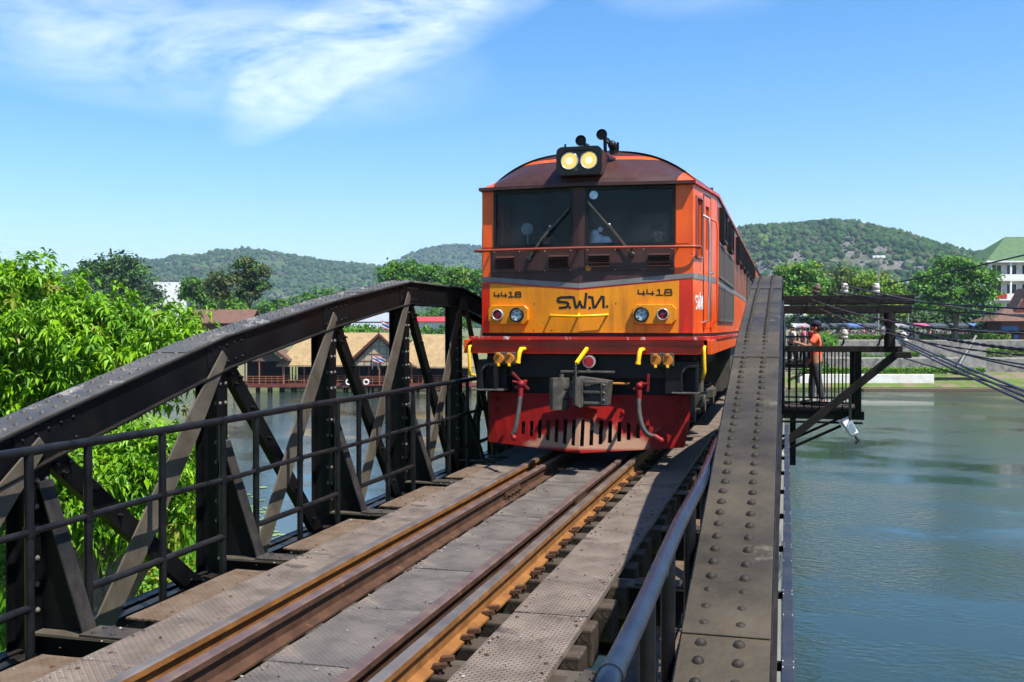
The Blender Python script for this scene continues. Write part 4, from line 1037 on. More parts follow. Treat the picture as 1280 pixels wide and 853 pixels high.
# ------------------------------------------------------------------ people
def skin_mesh(name, joints, bones, mat, parent, sub=2, rootj=0):
    me = bpy.data.meshes.new(name); me.from_pydata([j[0] for j in joints], bones, [])
    o = bpy.data.objects.new(name, me); COL.objects.link(o); o.parent = parent
    me.materials.append(MT[mat])
    sk = o.modifiers.new('s', 'SKIN'); sk.use_smooth_shade = True
    for i, j in enumerate(joints):
        r = j[1]; r = (r, r) if not isinstance(r, tuple) else r
        me.skin_vertices[0].data[i].radius = r
        me.skin_vertices[0].data[i].use_root = (i == rootj)
    if sub: ss = o.modifiers.new('u', 'SUBSURF'); ss.levels = sub; ss.render_levels = sub
    return o
def person(loc, rot, label, shirt, trousers, arms='down', hat=None, h=1.68, fine=True, seated=False, group=None, glasses=False, floor=0.):
    # faces local -Y; one body mesh with clothes and hair as children
    p = root('person', loc, label, 'person', group, rot, local=True); k = h / 1.7
    J = {}
    hipz = .92
    def V(x, y, z): return (x * k, y * k, z * k)
    legs = {}
    for s in (-1, 1):
        if seated: legs[s] = [V(s * .09, 0, hipz), V(s * .11, -.42, hipz + .02), V(s * .11, -.45, hipz - .42), V(s * .11, -.58, hipz - .47)]
        else: legs[s] = [V(s * .09, 0, hipz), V(s * .115, -.015 + .07 * s, .50), V(s * .125, .02 + .12 * s, .09), V(s * .14, -.13 + .12 * s, .035)]
    if arms == 'down': A = {s: [V(s * .19, .01, 1.40), V(s * .25, .03, 1.13), V(s * .24, -.06, .88)] for s in (-1, 1)}
    elif arms == 'camera': A = {-1: [V(-.19, 0, 1.40), V(-.27, -.13, 1.19), V(-.10, -.30, 1.46)], 1: [V(.19, 0, 1.40), V(.27, -.13, 1.19), V(.10, -.30, 1.46)]}
    elif arms == 'rail': A = {s: [V(s * .19, 0, 1.40), V(s * .26, -.10, 1.16), V(s * .20, -.36, 1.08)] for s in (-1, 1)}
    else: A = {-1: [V(-.19, 0, 1.40), V(-.25, .03, 1.13), V(-.22, -.12, .92)], 1: [V(.19, 0, 1.40), V(.27, -.12, 1.2), V(.17, -.34, 1.28)]}
    j = [(V(0, 0, .95), (.145 * k, .10 * k)), (V(0, .0, 1.18), (.13 * k, .095 * k)), (V(0, .005, 1.36), (.15 * k, .10 * k)), (V(0, .005, 1.46), .055 * k), (V(0, -.01, 1.53), .05 * k), (V(0, -.015, 1.585), (.075 * k, .088 * k)), (V(0, -.01, 1.65), (.072 * k, .088 * k))]
    b = [(i, i + 1) for i in range(6)]
    for s in (-1, 1):
        n = len(j); j += [(A[s][0], .055 * k), (A[s][1], .042 * k), (A[s][2], .030 * k)]; b += [(2, n), (n, n + 1), (n + 1, n + 2)]
        w = Vector(A[s][2]); d = (w - Vector(A[s][1])).normalized(); n2 = n + 2
        q = len(j); j += [(tuple(w + d * .05 * k), (.036 * k, .018 * k))]; b += [(n2, q)]
        if fine:
            up = Vector((0, 0, 1)); sd_ = d.cross(up).normalized() if abs(d.z) < .95 else Vector((1, 0, 0))
            for f, (off, ln) in enumerate(((-.024, .062), (-.008, .074), (.009, .07), (.024, .055))):
                a0 = w + d * .085 * k + sd_ * off * k; n3 = len(j); j += [(tuple(a0), .0095 * k), (tuple(a0 + d * ln * k * .5 + Vector((0, 0, -.006)) * k), .0085 * k), (tuple(a0 + d * ln * .85 * k + Vector((0, 0, -.022)) * k), .007 * k)]; b += [(q, n3), (n3, n3 + 1), (n3 + 1, n3 + 2)]
            th = w + d * .03 * k + sd_ * (-s * .045) * k; n3 = len(j); j += [(tuple(th), .011 * k), (tuple(th + d * .04 * k + sd_ * (-s * .012) * k), .009 * k)]; b += [(q, n3), (n3, n3 + 1)]
        n = len(j); L_ = legs[s]; j += [(L_[0], .085 * k), (L_[1], .06 * k), (L_[2], .042 * k), (L_[3], (.04 * k, .03 * k))]; b += [(0, n), (n, n + 1), (n + 1, n + 2), (n + 2, n + 3)]
    body = skin_mesh('body', j, b, 'skin', p, 2 if fine else 1)
    # face: nose, ears, eyes, mouth
    m = MB(); m.ball(V(0, -.105, 1.585), (.011 * k, .02 * k, .02 * k), 0, 8, 6)
    for s in (-1, 1): m.ball(V(s * .076, 0, 1.585), (.012 * k, .02 * k, .03 * k), 0, 8, 6)
    for s in (-1, 1): m.ball(V(s * .03, -.092, 1.607), (.012 * k, .008 * k, .007 * k), 1, 8, 5)
    m.box(-.024 * k, .024 * k, -.100 * k, -.088 * k, 1.541 * k, 1.547 * k, 2)
    m.build('face', ['skin', 'white_paint' if not glasses else 'ink', 'cloth_pink'], p, local=True)
    if glasses:
        m = MB(); 
        for s in (-1, 1): m.ball(V(s * .034, -.098, 1.605), (.03 * k, .012 * k, .02 * k), 0, 10, 6); m.box(s * .062 * k, s * .07 * k, -.09 * k, 0, 1.603 * k, 1.611 * k, 0)
        m.box(-.02 * k, .02 * k, -.106 * k, -.098 * k, 1.606 * k, 1.612 * k, 0); m.build('sunglasses', 'ink', p, local=True)
    m = MB(); m.ball(V(0, .008, 1.645), (.088 * k, .098 * k, .085 * k), 0, 14, 8); m.ball(V(0, .035, 1.59), (.083 * k, .075 * k, .085 * k), 0, 12, 7); m.build('hair', 'hair', p, local=True)
    if hat:
        m = MB(); m.ball(V(0, .005, 1.672), (.097 * k, .108 * k, .083 * k), 0, 14, 8); m.prism([V(.085 * math.cos(R(a)), -.04 + .15 * math.sin(R(a)), 1.672) for a in range(180, 361, 18)], (0, 0, .01), 0); m.build('cap', hat, p, local=True)
    j = [(V(0, 0, .88), (.165 * k, .128 * k)), (V(0, 0, 1.05), (.155 * k, .12 * k)), (V(0, 0, 1.22), (.158 * k, .118 * k)), (V(0, .005, 1.37), (.172 * k, .118 * k)), (V(0, .005, 1.455), (.075 * k, .068 * k))]
    b = [(0, 1), (1, 2), (2, 3), (3, 4)]
    for s in (-1, 1):
        n = len(j); e = Vector(A[s][0]).lerp(Vector(A[s][1]), .72); j += [(A[s][0], .075 * k), (tuple(e), .068 * k)]; b += [(3, n), (n, n + 1)]
    skin_mesh('shirt', j, b, shirt, p, 2 if fine else 1, 1)
    j = [(V(0, 0, .97), (.155 * k, .115 * k)), (V(0, 0, .90), (.155 * k, .12 * k))]; b = [(0, 1)]
    for s in (-1, 1):
        n = len(j); L_ = legs[s]; j += [(L_[0], .105 * k), (L_[1], .079 * k), (tuple(Vector(L_[2]) + Vector((0, 0, .03 * k))), .068 * k)]; b += [(1, n), (n, n + 1), (n + 1, n + 2)]
    skin_mesh('trousers', j, b, trousers, p, 2 if fine else 1, 0)
    m = MB()
    for s in (-1, 1): L_ = legs[s]; c = Vector(L_[2]).lerp(Vector(L_[3]), .55); m.ball((c.x, c.y, L_[3][2] + .01 * k), (.066 * k, .165 * k, .062 * k), 0, 10, 6)
    m.build('shoes', 'ink', p, local=True)
    return p

person((TC - .60, LY + .86, 1.0), 0, 'train driver in dark glasses sitting behind the left windscreen', 'cloth_blue', 'navy', 'rail', None, 1.66, True, True, None, True)
person((TC + .74, LY + .86, 1.00), 0, 'second driver in dark clothes and cap sitting behind the right windscreen', 'cloth_blue', 'jeans', 'rail', 'navy', 1.66, True, True)

# ------------------------------------------------------------------ refuge platforms with railing on the right
def refuge(Y, label):
    g = root('refuge_platform', (.0, Y, FLOOR), label, 'platform', 'refuge platforms outside the right truss')
    x0, x1, ya, yb = .0, 1.42, Y, Y + 1.5
    m = MB(); m.box(x0 - .1, x1, ya, yb, FLOOR - .05, FLOOR, 0); m.build('floor', 'wood', g)
    for yy in (ya + .02, yb - .08): m = MB(); m.box(x0 - .1, x1 + .08, yy, yy + .06, FLOOR - .22, FLOOR - .05, 0); m.build('floor_beam', 'black_steel', g)
    m = MB(); m.box(x0 - .15, x1 + .05, ya - .03, ya + .01, FLOOR - .30, FLOOR - .26, 0); m.build('edge_bar', 'black_steel', g)
    for yy in (ya, yb):
        m = MB(); m.box(x0 - .05, x1 + .02, yy - .03, yy + .03, 1.0, 1.07, 0); m.box(x0 - .05, x1, yy - .012, yy + .012, FLOOR + .10, FLOOR + .13, 0); m.build('rail', 'black_steel', g)
        for i in range(10):
            x = x0 + .06 + (x1 - .1 - x0) * i / 9; m = MB(); m.box(x - .013, x + .013, yy - .013, yy + .013, FLOOR - (.2 if i % 3 == 1 else 0), 1.0, 0); m.build('baluster', 'black_steel', g)
    m = MB(); m.box(x1 - .03, x1 + .03, ya, yb, 1.0, 1.07, 0); m.build('end_rail', 'black_steel', g)
    for i in range(8):
        yy = ya + 1.5 * (i + .5) / 8; m = MB(); m.box(x1 - .013, x1 + .013, yy - .013, yy + .013, FLOOR, 1.0, 0); m.build('baluster', 'black_steel', g)
    for yy in (ya, yb):
        m = MB(); m.box(x1 - .10, x1 + .02, yy - .05, yy + .05, FLOOR - .12, 1.0, 0); m.build('post', 'black_steel', g)
        m = MB(); m.beam((.06, yy + .1, -1.0), (x1 - .25, yy + .1, FLOOR - .3), (0, 1, 0), .08, .05, 0); m.build('strut', 'black_steel', g)
    m = MB(); m.box(.08, .2, ya + .6, ya + .7, -1.4, FLOOR - .05, 0); m.build('hanger', 'black_steel', g)
    return g
RY = 21.0
refuge(RY, 'nearer refuge platform with barred railing where the man in orange stands')
refuge(RY + 26, 'farther refuge platform with barred railing and several people on it')
person((.60, RY + .75, FLOOR), R(-95), 'man in orange shirt, dark jeans and cap standing on the nearer refuge', 'shirt_orange', 'jeans', 'one', 'navy', 1.72)
for x, y, a, sh, tr, ha, lb in ((.25, 26.4, -60, 'cloth_white', 'navy', None, 'small person in white shirt on the farther refuge, nearest the rails'), (.75, 26.5, -80, 'cloth_pink', 'jeans', 'cloth_pink', 'small person with pink hat on the farther refuge'), (1.15, 27.1, 120, 'cloth_red', 'navy', None, 'small person in red shirt at the outer end of the farther refuge'),
                                (.35, 27.25, -30, 'cloth_khaki', 'navy', 'cloth_white', 'small person in khaki shirt and white hat on the farther refuge')):
    person((x, RY + y - .0, FLOOR), R(a), lb, sh, tr, 'down', ha, 1.66, False)

# ------------------------------------------------------------------ telegraph bracket, insulators, wires, lamp
ca = root('telegraph_crossarm', (0, RY - .3, -1.1), 'black timber telegraph crossarm bracket sticking out over the refuge platform', 'crossarm')
YT = RY - .28
def T(px, py): return pY(px, py, YT)
m = MB(); a = T(968, 380); b = T(1143, 381)
m.box(a.x, b.x, YT - .07, YT + .07, a.z - .02, a.z + .16, 0); m.box(a.x, b.x - .05, YT - .07, YT + .05, a.z - .20, a.z - .04, 0); m.build('upper_arm', 'old_wood', ca, bevel=.015, seg=2)
m = MB(); a = T(968, 436); b = T(1128, 437); m.box(a.x, b.x, YT - .05, YT + .05, a.z - .06, a.z + .06, 0); m.box(b.x - .18, b.x + .16, YT - .08, YT + .07, a.z - .17, a.z - .05, 0); m.build('lower_arm', 'old_wood', ca, bevel=.01)
m = MB(); a = T(966, 566); b = T(1124, 440); m.beam(a, b, (0, 1, 0), .10, .15, 0); m.build('diagonal_strut', 'old_wood', ca, bevel=.008)
m = MB(); a = T(1112, 391); b = T(1112, 434); m.tube([b, a], .105, 12, 0); m.build('post', 'old_wood', ca)
INS = []
def insulator(px, py, r, h, tilt, mat, under=False):
    p = T(px, py); n = Vector((math.sin(R(tilt)), -.1, math.cos(R(tilt)))).normalized(); m = MB()
    prof = [(0, .6), (.08, .95), (.30, 1.), (.34, .84), (.42, .84), (.5, 1.0), (.72, .96), (.78, .75), (.86, .8), (.97, .62), (1, .3)]
    m.tube([p + n * (h * a) for a, _ in prof], [r * b_ for _, b_ in prof], 14, 0); m.tube([p - n * .10, p + n * .02], .016, 6, 1)
    m.build('insulator', [mat, 'wire_black'], ca); INS.append(p + n * (h * .75)); return p + n * (h * .8)
i1 = insulator(1019, 367, .072, .20, 18, 'ceramic_brown'); i2 = insulator(1056, 367, .068, .20, 0, 'ceramic'); i3 = insulator(1095, 367, .072, .20, 2, 'ceramic')
i4 = insulator(1055, 424, .07, .19, 4, 'ceramic'); i5 = insulator(1103, 419, .07, .19, 15, 'ceramic'); i6 = insulator(1131, 428, .075, .20, -12, 'ceramic')
m = MB()
for px in (1055, 1100, 1131): p = T(px, 424); m.tube([p, p + Vector((-.02, 0, -.10)), p + Vector((-.06, 0, -.13))], .018, 6, 0)
m.build('insulator_hooks', 'wire_black', ca)
# floodlight hanging from the refuge
fl = root('floodlight', pY(1062, 500, RY - .1), 'white floodlight hanging on a thin pole below the refuge platform', 'floodlight')
YF = RY - .1
m = MB(); m.tube([pY(1062.5, 492, YF), pY(1062.5, 534, YF)], .028, 8, 0); m.tube([pY(1046, 501, YF), pY(1050, 506, YF), pY(1058, 507, YF), pY(1062, 503, YF)], .010, 6, 0); m.build('pole', 'under_grey', fl)
m = MB(); a = pY(1055, 522, YF); b = pY(1069, 545, YF); c = (a + b) / 2; ax = Vector((.45, -.35, -.8)).normalized(); si = Vector((.8, .1, .35)); si = (si - ax * si.dot(ax)).normalized()
m.beam(c - ax * .19, c + ax * .20, si, .19, .13, 0, .16); hd = m.build('head', 'white_paint', fl, bevel=.02, seg=2)
m = MB(); nn = ax.cross(si).normalized(); nn = nn if nn.y < 0 else -nn
m.beam(c - ax * .02 + nn * .068, c + ax * .16 + nn * .068, si, .13, .008, 0); m.build('lens', 'lamp_face', hd)
m = MB(); m.beam(c - ax * .18 - si * .12, c + ax * .06 - si * .12, nn, .05, .03, 0); m.tube([c + ax * .22, c + ax * .27 + Vector((.04, 0, -.05)), c + ax * .27 + Vector((-.03, 0, -.10))], .03, 8, 1); m.build('bracket', ['white_paint', 'ink'], fl)
# wires
def wire(p0, px, py, Y1, sag, r, label, mat='wire_black', twist=False, grp='overhead wires on the right'):
    q = pY(px, py, Y1); p0 = Vector(p0); n = 24; pts = []
    for i in range(n + 1):
        t = i / n; p = p0.lerp(q, t); p.z -= sag * 4 * t * (1 - t); pts.append(p)
    m = MB(); r = r * .72
    if twist:
        nn = 90
        for ph in (0, math.pi):
            P = []
            for i in range(nn + 1):
                t = i / nn; p = p0.lerp(q, t); p.z -= sag * 4 * t * (1 - t); P.append(p + Vector((0, math.cos(i * .8 + ph), math.sin(i * .8 + ph))) * r)
            m.tube(P, r, 5, 0)
    else: m.tube(pts, r, 6, 0)
    tag(m.build('overhead_wire', mat, loc=p0), label, 'wire', grp)
wire(T(1040, 365), 1330, 388, 12, .05, .016, 'dark wire from the second white insulator, uppermost of the level wires', 'wire_black')
wire(i2, 1330, 402, 13, .06, .016, 'grey wire running right from the middle white insulator', 'wire_grey')
wire(T(1008, 366), 1330, 395, 14, .10, .014, 'wire from the tilted brown insulator to the right edge')
wire(T(1110, 355), 1345, 303, 15, .03, .016, 'single wire rising to the right past the green roofed building')
wire(T(1012, 374), 1330, 418, 11.5, .17, .012, 'twisted grey wire drooping from the left end of the upper crossarm', 'wire_grey', True)
wire(T(1008, 378), 1330, 447, 12.5, .22, .011, 'twisted dark wire drooping below the upper crossarm', 'wire_grey', True)
wire(T(1115, 400), 1330, 412, 12, .10, .016, 'twin black wire leaving the dark post near its top', 'wire_black', True)
wire(T(1124, 410), 1330, 442, 11, .06, .018, 'black wire pair leaving the dark post below its middle', 'wire_black', True)
wire(i5, 1330, 470, 11.5, .08, .014, 'black wire from the tilted lower insulator')
wire(i6, 1330, 462, 12.5, .09, .015, 'black wire from the outermost lower insulator')
wire(T(1118, 444), 1330, 500, 12, .03, .014, 'low thin wire running just above the thick cables')
for k in range(3): wire(T(1121 + 1.5 * k, 422 + 3.4 * k), 1330, 508 + 8 * k, 10.5, .02, .024, ('thick blue cable, upper strand of the bundle sloping down to the right', 'thick blue cable, middle strand of the bundle sloping down to the right', 'thick blue cable, lowest strand of the bundle sloping down to the right')[k], 'cable_blue')
for x0, y0, x1, y1, lb in ((1013, 372, 1052, 425, 'thin slack wire hanging between upper and lower crossarm, left one'), (1018, 374, 1100, 421, 'thin slack wire hanging between upper crossarm and tilted lower insulator')):
    p = T(x0, y0); q = T(x1, y1); m = MB(); m.tube([p.lerp(q, i / 12) + Vector((0, -.02, -.35 * 4 * (i / 12) * (1 - i / 12) * .35)) for i in range(13)], .009, 5, 0); tag(m.build('overhead_wire', 'wire_grey', loc=p), lb, 'wire', 'overhead wires on the right')
# ------------------------------------------------------------------ foliage
def np_mesh(name, V, Fq, mats, midx, parent=None, loc=None, rot=0., smooth=True):
    # V: (n,3); Fq: (m,k) faces all of k corners
    me = bpy.data.meshes.new(name); n = len(V); mm, k = Fq.shape
    me.vertices.add(n); me.vertices.foreach_set('co', np.ascontiguousarray(V, dtype=np.float32).ravel())
    me.loops.add(mm * k); me.loops.foreach_set('vertex_index', np.ascontiguousarray(Fq, dtype=np.int32).ravel())
    me.polygons.add(mm); me.polygons.foreach_set('loop_start', np.arange(0, mm * k, k, dtype=np.int32))
    try: me.polygons.foreach_set('loop_total', np.full(mm, k, dtype=np.int32))
    except Exception: pass
    for x in mats: me.materials.append(MT[x])
    me.polygons.foreach_set('material_index', np.ascontiguousarray(midx, dtype=np.int32))
    me.polygons.foreach_set('use_smooth', np.full(mm, smooth)); me.update(calc_edges=True); me.validate()
    o = bpy.data.objects.new(name, me); COL.objects.link(o)
    if parent is not None: o.parent = parent
    if loc is not None: o.location = loc; o.rotation_euler = (0, 0, rot)
    return o
def unit(a): return a / np.maximum(1e-6, np.linalg.norm(a, axis=1, keepdims=True))
def clump_leaves(rg, lobes, nclump, nleaf, csize, lsize, gap=.0, up=.35):
    # clumps of leaf cards spread through the outer part of every lobe
    vol = np.array([l[3] * l[4] + l[3] * l[5] + l[4] * l[5] for l in lobes]); cnt = np.maximum(4, (nclump * vol / vol.sum())).astype(int)
    P = []; Nn = []; C = []
    for l, c in zip(lobes, cnt):
        d = unit(rg.normal(size=(c, 3))); d[:, 2] = np.where(d[:, 2] < -.35, -d[:, 2] * .6, d[:, 2]); d = unit(d)
        rr = (1 - .55 * rg.random(c) ** 2.2)[:, None] * (1 + .14 * rg.normal(size=(c, 1)))
        cc = np.array(l[:3]) + d * rr * np.array(l[3:6])
        cs_ = csize * (.6 + .8 * rg.random(c))
        q = rg.normal(size=(c, nleaf, 3)) * (cs_[:, None, None] * np.array([1, 1, .62])[None, None]); P.append((cc[:, None] + q).reshape(-1, 3))
        nn = d[:, None] * .7 + rg.normal(size=(c, nleaf, 3)) * .55 + np.array([0, 0, up]); Nn.append(unit(nn.reshape(-1, 3))); C.append(np.repeat(rg.random(c), nleaf))
    return np.concatenate(P), np.concatenate(Nn), np.concatenate(C)
def cards(rg, P, Nn, ls):
    n = len(P); t = unit(np.cross(Nn, rg.normal(size=(n, 3)))); b = np.cross(Nn, t); s = (ls * (.6 + .8 * rg.random(n)))[:, None]
    w = s * .36
    V = np.stack([P - t * s * .5, P - b * w + Nn * w * .2, P + t * s * .5, P + b * w + Nn * w * .2], 1).reshape(-1, 3)
    return V, np.arange(n * 4).reshape(n, 4)
def tree(name, label, px, d, base_z, lobes, mats, nclump=240, nleaf=18, csize=.5, lsize=.42, trunk=.22, group=None, seed=1, cat='tree', split=(.55, .85)):
    # lobes are local: x lateral, y depth, z over the base
    rg = np.random.default_rng(seed); loc = bank(lat(px, d), d, base_z)
    g = root(name, loc, label, cat, group, TH, local=True)
    P, Nn, C = clump_leaves(rg, lobes, nclump, nleaf, csize, lsize)
    V, Fq = cards(rg, P, Nn, lsize); mi = np.digitize(C, split)[:len(Fq)]
    np_mesh('crown', V, Fq, mats, np.minimum(mi, len(mats) - 1), g, smooth=False)
    m = MB(); r2 = random.Random(seed); top = max(l[2] for l in lobes)
    bx = sum(l[0] for l in lobes) / len(lobes); st = Vector((bx * .5, 0, 0)); fk = Vector((bx * .7, 0, top * .42))
    m.tube([st + Vector((0, 0, -.6)), st + Vector((0, 0, top * .12)), st.lerp(fk, .6) + Vector((.1, 0, 0)), fk], [trunk * 1.35, trunk, trunk * .85, trunk * .72], 9, 0)
    for l in lobes:
        e = Vector(l[:3]); md = fk.lerp(e, .5) + Vector((r2.uniform(-.3, .3), r2.uniform(-.3, .3), -.15)); m.tube([fk, md, e], [trunk * .6, trunk * .4, trunk * .15], 6, 0)
        for _ in range(3):
            f = e + Vector((r2.uniform(-1, 1) * l[3], r2.uniform(-1, 1) * l[4], r2.uniform(-.2, .9) * l[5])) * .75; m.tube([md, md.lerp(f, .55) + Vector((0, 0, .1)), f], [trunk * .28, trunk * .18, trunk * .05], 5, 0)
    m.build('trunk', 'bark', g, local=True)
    return g
def pl(px, py, rx, rz, d, px0, bz, ry=None, dy=0):
    # lobe from picture position and size at depth d, relative to a tree standing at px0
    k = d / F; return ((px - px0) * k, dy, hz(py, d) - bz, rx * k, (ry if ry else rx) * k, rz * k)

# ---- the mango tree close on the left
def mango(label, px0, d, base, lobes, nwh, seed, leaf, name='mango_tree', extra=0):
    rg = np.random.default_rng(seed); loc = bank(lat(px0, d), d, base); g = root(name, loc, label, 'tree', None, TH, local=True)
    area = np.array([l[3] * l[4] + l[3] * l[5] + l[4] * l[5] for l in lobes]); cnt = (nwh * area / area.sum()).astype(int)
    W = []; D = []
    for l, c in zip(lobes, cnt):
        nb = max(6, c // 20); db = unit(rg.normal(size=(nb, 3))); rb = (1 - .42 * rg.random(nb) ** 1.4)[:, None] * (1 + .13 * rg.normal(size=(nb, 1))); cb = np.array(l[:3]) + db * rb * np.array(l[3:6])
        pick = rg.integers(0, nb, c); off = rg.normal(size=(c, 3)) * np.array([.36, .36, .26])
        W.append(cb[pick] + off); D.append(unit(db[pick] * .8 + off * 1.2 + np.array([0, 0, .45]) + .25 * rg.normal(size=(c, 3))))
    W = np.concatenate(W); D = np.concatenate(D); n = len(W); k = 12
    # leaves whorled round each twig tip, drooping
    ax = unit(np.cross(D, rg.normal(size=(n, 3)))); bx = np.cross(D, ax)
    a = (np.arange(k)[None] / k * 2 * np.pi * 1.6 + rg.random((n, 1)) * 6.3 + .3 * rg.normal(size=(n, k)))
    el = rg.uniform(-.25, .75, (n, k))
    dr = (np.cos(a)[..., None] * ax[:, None] + np.sin(a)[..., None] * bx[:, None]) * np.cos(el)[..., None] + D[:, None] * np.sin(el)[..., None]
    dr = dr + np.array([0, 0, -.12]); dr = dr / np.linalg.norm(dr, axis=2, keepdims=True)
    L = leaf * (.65 + .6 * rg.random((n, k)))[..., None]
    b0 = np.repeat(W[:, None], k, 1) + dr * .03 - D[:, None] * (rg.random((n, k, 1)) * .12)
    mid = b0 + dr * L * .5; tip = b0 + (dr + np.array([0, 0, -.36])) * L * .95
    sd = np.cross(dr, np.array([0, 0, 1.])); sd = sd / np.maximum(1e-5, np.linalg.norm(sd, axis=2, keepdims=True)); sd = sd + .35 * rg.normal(size=sd.shape); w = L * .155
    up = np.cross(sd, dr)
    V = np.stack([b0, mid - sd * w + up * w * .5, mid - up * w * .25, mid + sd * w + up * w * .5, tip], 2).reshape(-1, 3)
    q = np.arange(n * k)[:, None] * 5
    Fq = np.concatenate([q + np.array([[0, 1, 2]]), q + np.array([[0, 2, 3]]), q + np.array([[1, 4, 2]]), q + np.array([[2, 4, 3]])], 1).reshape(-1, 3)
    t = rg.random(n); mi = np.where(t > .965, 1, np.where(t < .42, 2, 0)); mi = np.repeat(mi, k * 4)
    np_mesh('crown', V, Fq, ['leaf_mango', 'leaf_mango_young', 'leaf_mango_deep'], mi, g, smooth=False)
    m = MB(); top = max(l[2] for l in lobes); r2 = random.Random(seed); fk = Vector((0, 0, top * .3))
    m.tube([(0, 0, -.8), (.05, 0, top * .1), (0, .05, top * .2), fk], [.42, .30, .26, .24], 12, 0)
    for l in lobes:
        e = Vector(l[:3]); md = fk.lerp(e, .55) + Vector((r2.uniform(-.4, .4), r2.uniform(-.4, .4), .2)); m.tube([fk, md, e], [.2, .12, .05], 7, 0)
        for _ in range(7):
            f = e + Vector((r2.uniform(-1, 1) * l[3], r2.uniform(-1, 1) * l[4], r2.uniform(-.8, .9) * l[5])) * .8; m.tube([md, md.lerp(f, .5) + Vector((0, 0, .15)), f], [.06, .04, .012], 5, 0)
    m.build('trunk', 'bark', g, local=True)
    return g
D0 = 24.0; B0 = -6.3
mango('big bright green mango tree with long drooping leaves left of the bridge', 70, D0, B0,
      [pl(-40, 415, 100, 84, D0, 70, B0, 90), pl(30, 435, 100, 78, D0, 70, B0, 100), pl(135, 440, 85, 66, D0, 70, B0, 85), pl(214, 424, 48, 42, D0, 70, B0, 55, -.3), pl(112, 480, 80, 52, D0, 70, B0, 75, -.3),
       pl(25, 515, 90, 66, D0, 70, B0, 90), pl(-60, 500, 110, 90, D0, 70, B0, 100), pl(25, 372, 46, 36, D0, 70, B0, 45), pl(92, 408, 52, 36, D0, 70, B0, 50)], 6400, 11, .23)
D1 = 20.5; B1 = -6.2
mango('lower mango tree whose hanging green branches show through the left railing', 130, D1, B1,
      [pl(155, 605, 66, 58, D1, 130, B1, 60), pl(112, 592, 56, 42, D1, 130, B1, 65), pl(203, 640, 38, 36, D1, 130, B1, 40), pl(190, 585, 34, 26, D1, 130, B1, 36), pl(130, 655, 46, 42, D1, 130, B1, 46), pl(70, 610, 40, 46, D1, 130, B1, 50)], 1700, 12, .22)

# ---- trees on the far side
FL_ = 'trees across the river on the left'; FR = 'trees along the right far bank'
d = 190; b = -.4
tree('broad_tree', 'dark tall tree behind the mango, left of the white building', 145, d, b, [pl(122, 343, 20, 22, d, 145, b), pl(150, 335, 22, 17, d, 145, b), pl(170, 348, 16, 14, d, 145, b), pl(140, 360, 36, 18, d, 145, b), pl(185, 372, 20, 22, d, 145, b), pl(160, 380, 30, 16, d, 145, b)], ['leaf_dark', 'leaf_dark', 'leaf_mid'], 420, 20, .55, .6, .5, FL_, 21)
d = 165
tree('round_tree', 'bright green tree just left of the slender olive tree', 243, d, b, [pl(243, 360, 15, 13, d, 243, b), pl(236, 372, 12, 10, d, 243, b), pl(252, 374, 13, 12, d, 243, b), pl(262, 384, 12, 8, d, 243, b)], ['leaf_mid', 'leaf_bright', 'leaf_dark'], 200, 18, .4, .45, .22, FL_, 22)
tree('slender_tree', 'slender olive tree with a thin trunk, middle of three', 275, d - 6, b, [pl(275, 352, 13, 10, d, 275, b), pl(268, 362, 11, 10, d, 275, b), pl(283, 361, 11, 11, d, 275, b), pl(275, 372, 12, 8, d, 275, b)], ['leaf_olive', 'leaf_dark', 'leaf_olive'], 170, 18, .36, .4, .15, FL_, 23)
tree('tall_tree', 'tallest dark tree of the three above the left truss', 313, d, b, [pl(308, 333, 14, 10, d, 313, b), pl(322, 342, 15, 11, d, 313, b), pl(303, 350, 14, 11, d, 313, b), pl(318, 359, 18, 11, d, 313, b), pl(310, 371, 15, 10, d, 313, b)], ['leaf_dark', 'leaf_olive', 'leaf_mid'], 280, 18, .4, .45, .22, FL_, 24)
d = 200
for i, (px, py, rx, rz, mt, lb) in enumerate(((290, 385, 22, 18, ['leaf_bright', 'leaf_yellow', 'leaf_mid'], 'low bright green tree between the olive and the tallest tree'), (355, 392, 34, 17, ['leaf_mid', 'leaf_bright', 'leaf_dark'], 'low green tree showing just over the rising left truss'), (415, 380, 36, 16, ['leaf_mid', 'leaf_bright', 'leaf_dark'], 'broad low green tree hidden mostly by the left truss'),
      (492, 350, 17, 20, ['leaf_bright', 'leaf_mid', 'leaf_dark'], 'green tree above the truss peak, leftmost of that row'), (515, 347, 17, 18, ['leaf_mid', 'leaf_bright', 'leaf_dark'], 'rounded green tree above the top of the truss'), (546, 352, 18, 18, ['leaf_mid', 'leaf_bright', 'leaf_dark'], 'green tree above the flat part of the truss'), (574, 355, 16, 20, ['leaf_bright', 'leaf_mid', 'leaf_yellow'], 'light green tree beside the locomotive handrail'), (602, 358, 20, 18, ['leaf_bright', 'leaf_mid', 'leaf_dark'], 'green tree partly behind the left edge of the locomotive'))):
    tree('round_tree', lb, px, d, b, [pl(px - rx * .4, py - rz * .2, rx * .7, rz * .8, d, px, b), pl(px + rx * .4, py + rz * .1, rx * .7, rz * .8, d, px, b), pl(px, py + rz * .8, rx, rz * .9, d, px, b), pl(px + rx * .1, py - rz * .5, rx * .5, rz * .6, d, px, b)], mt, 230, 18, .5, .55, .25, FL_, 30 + i)
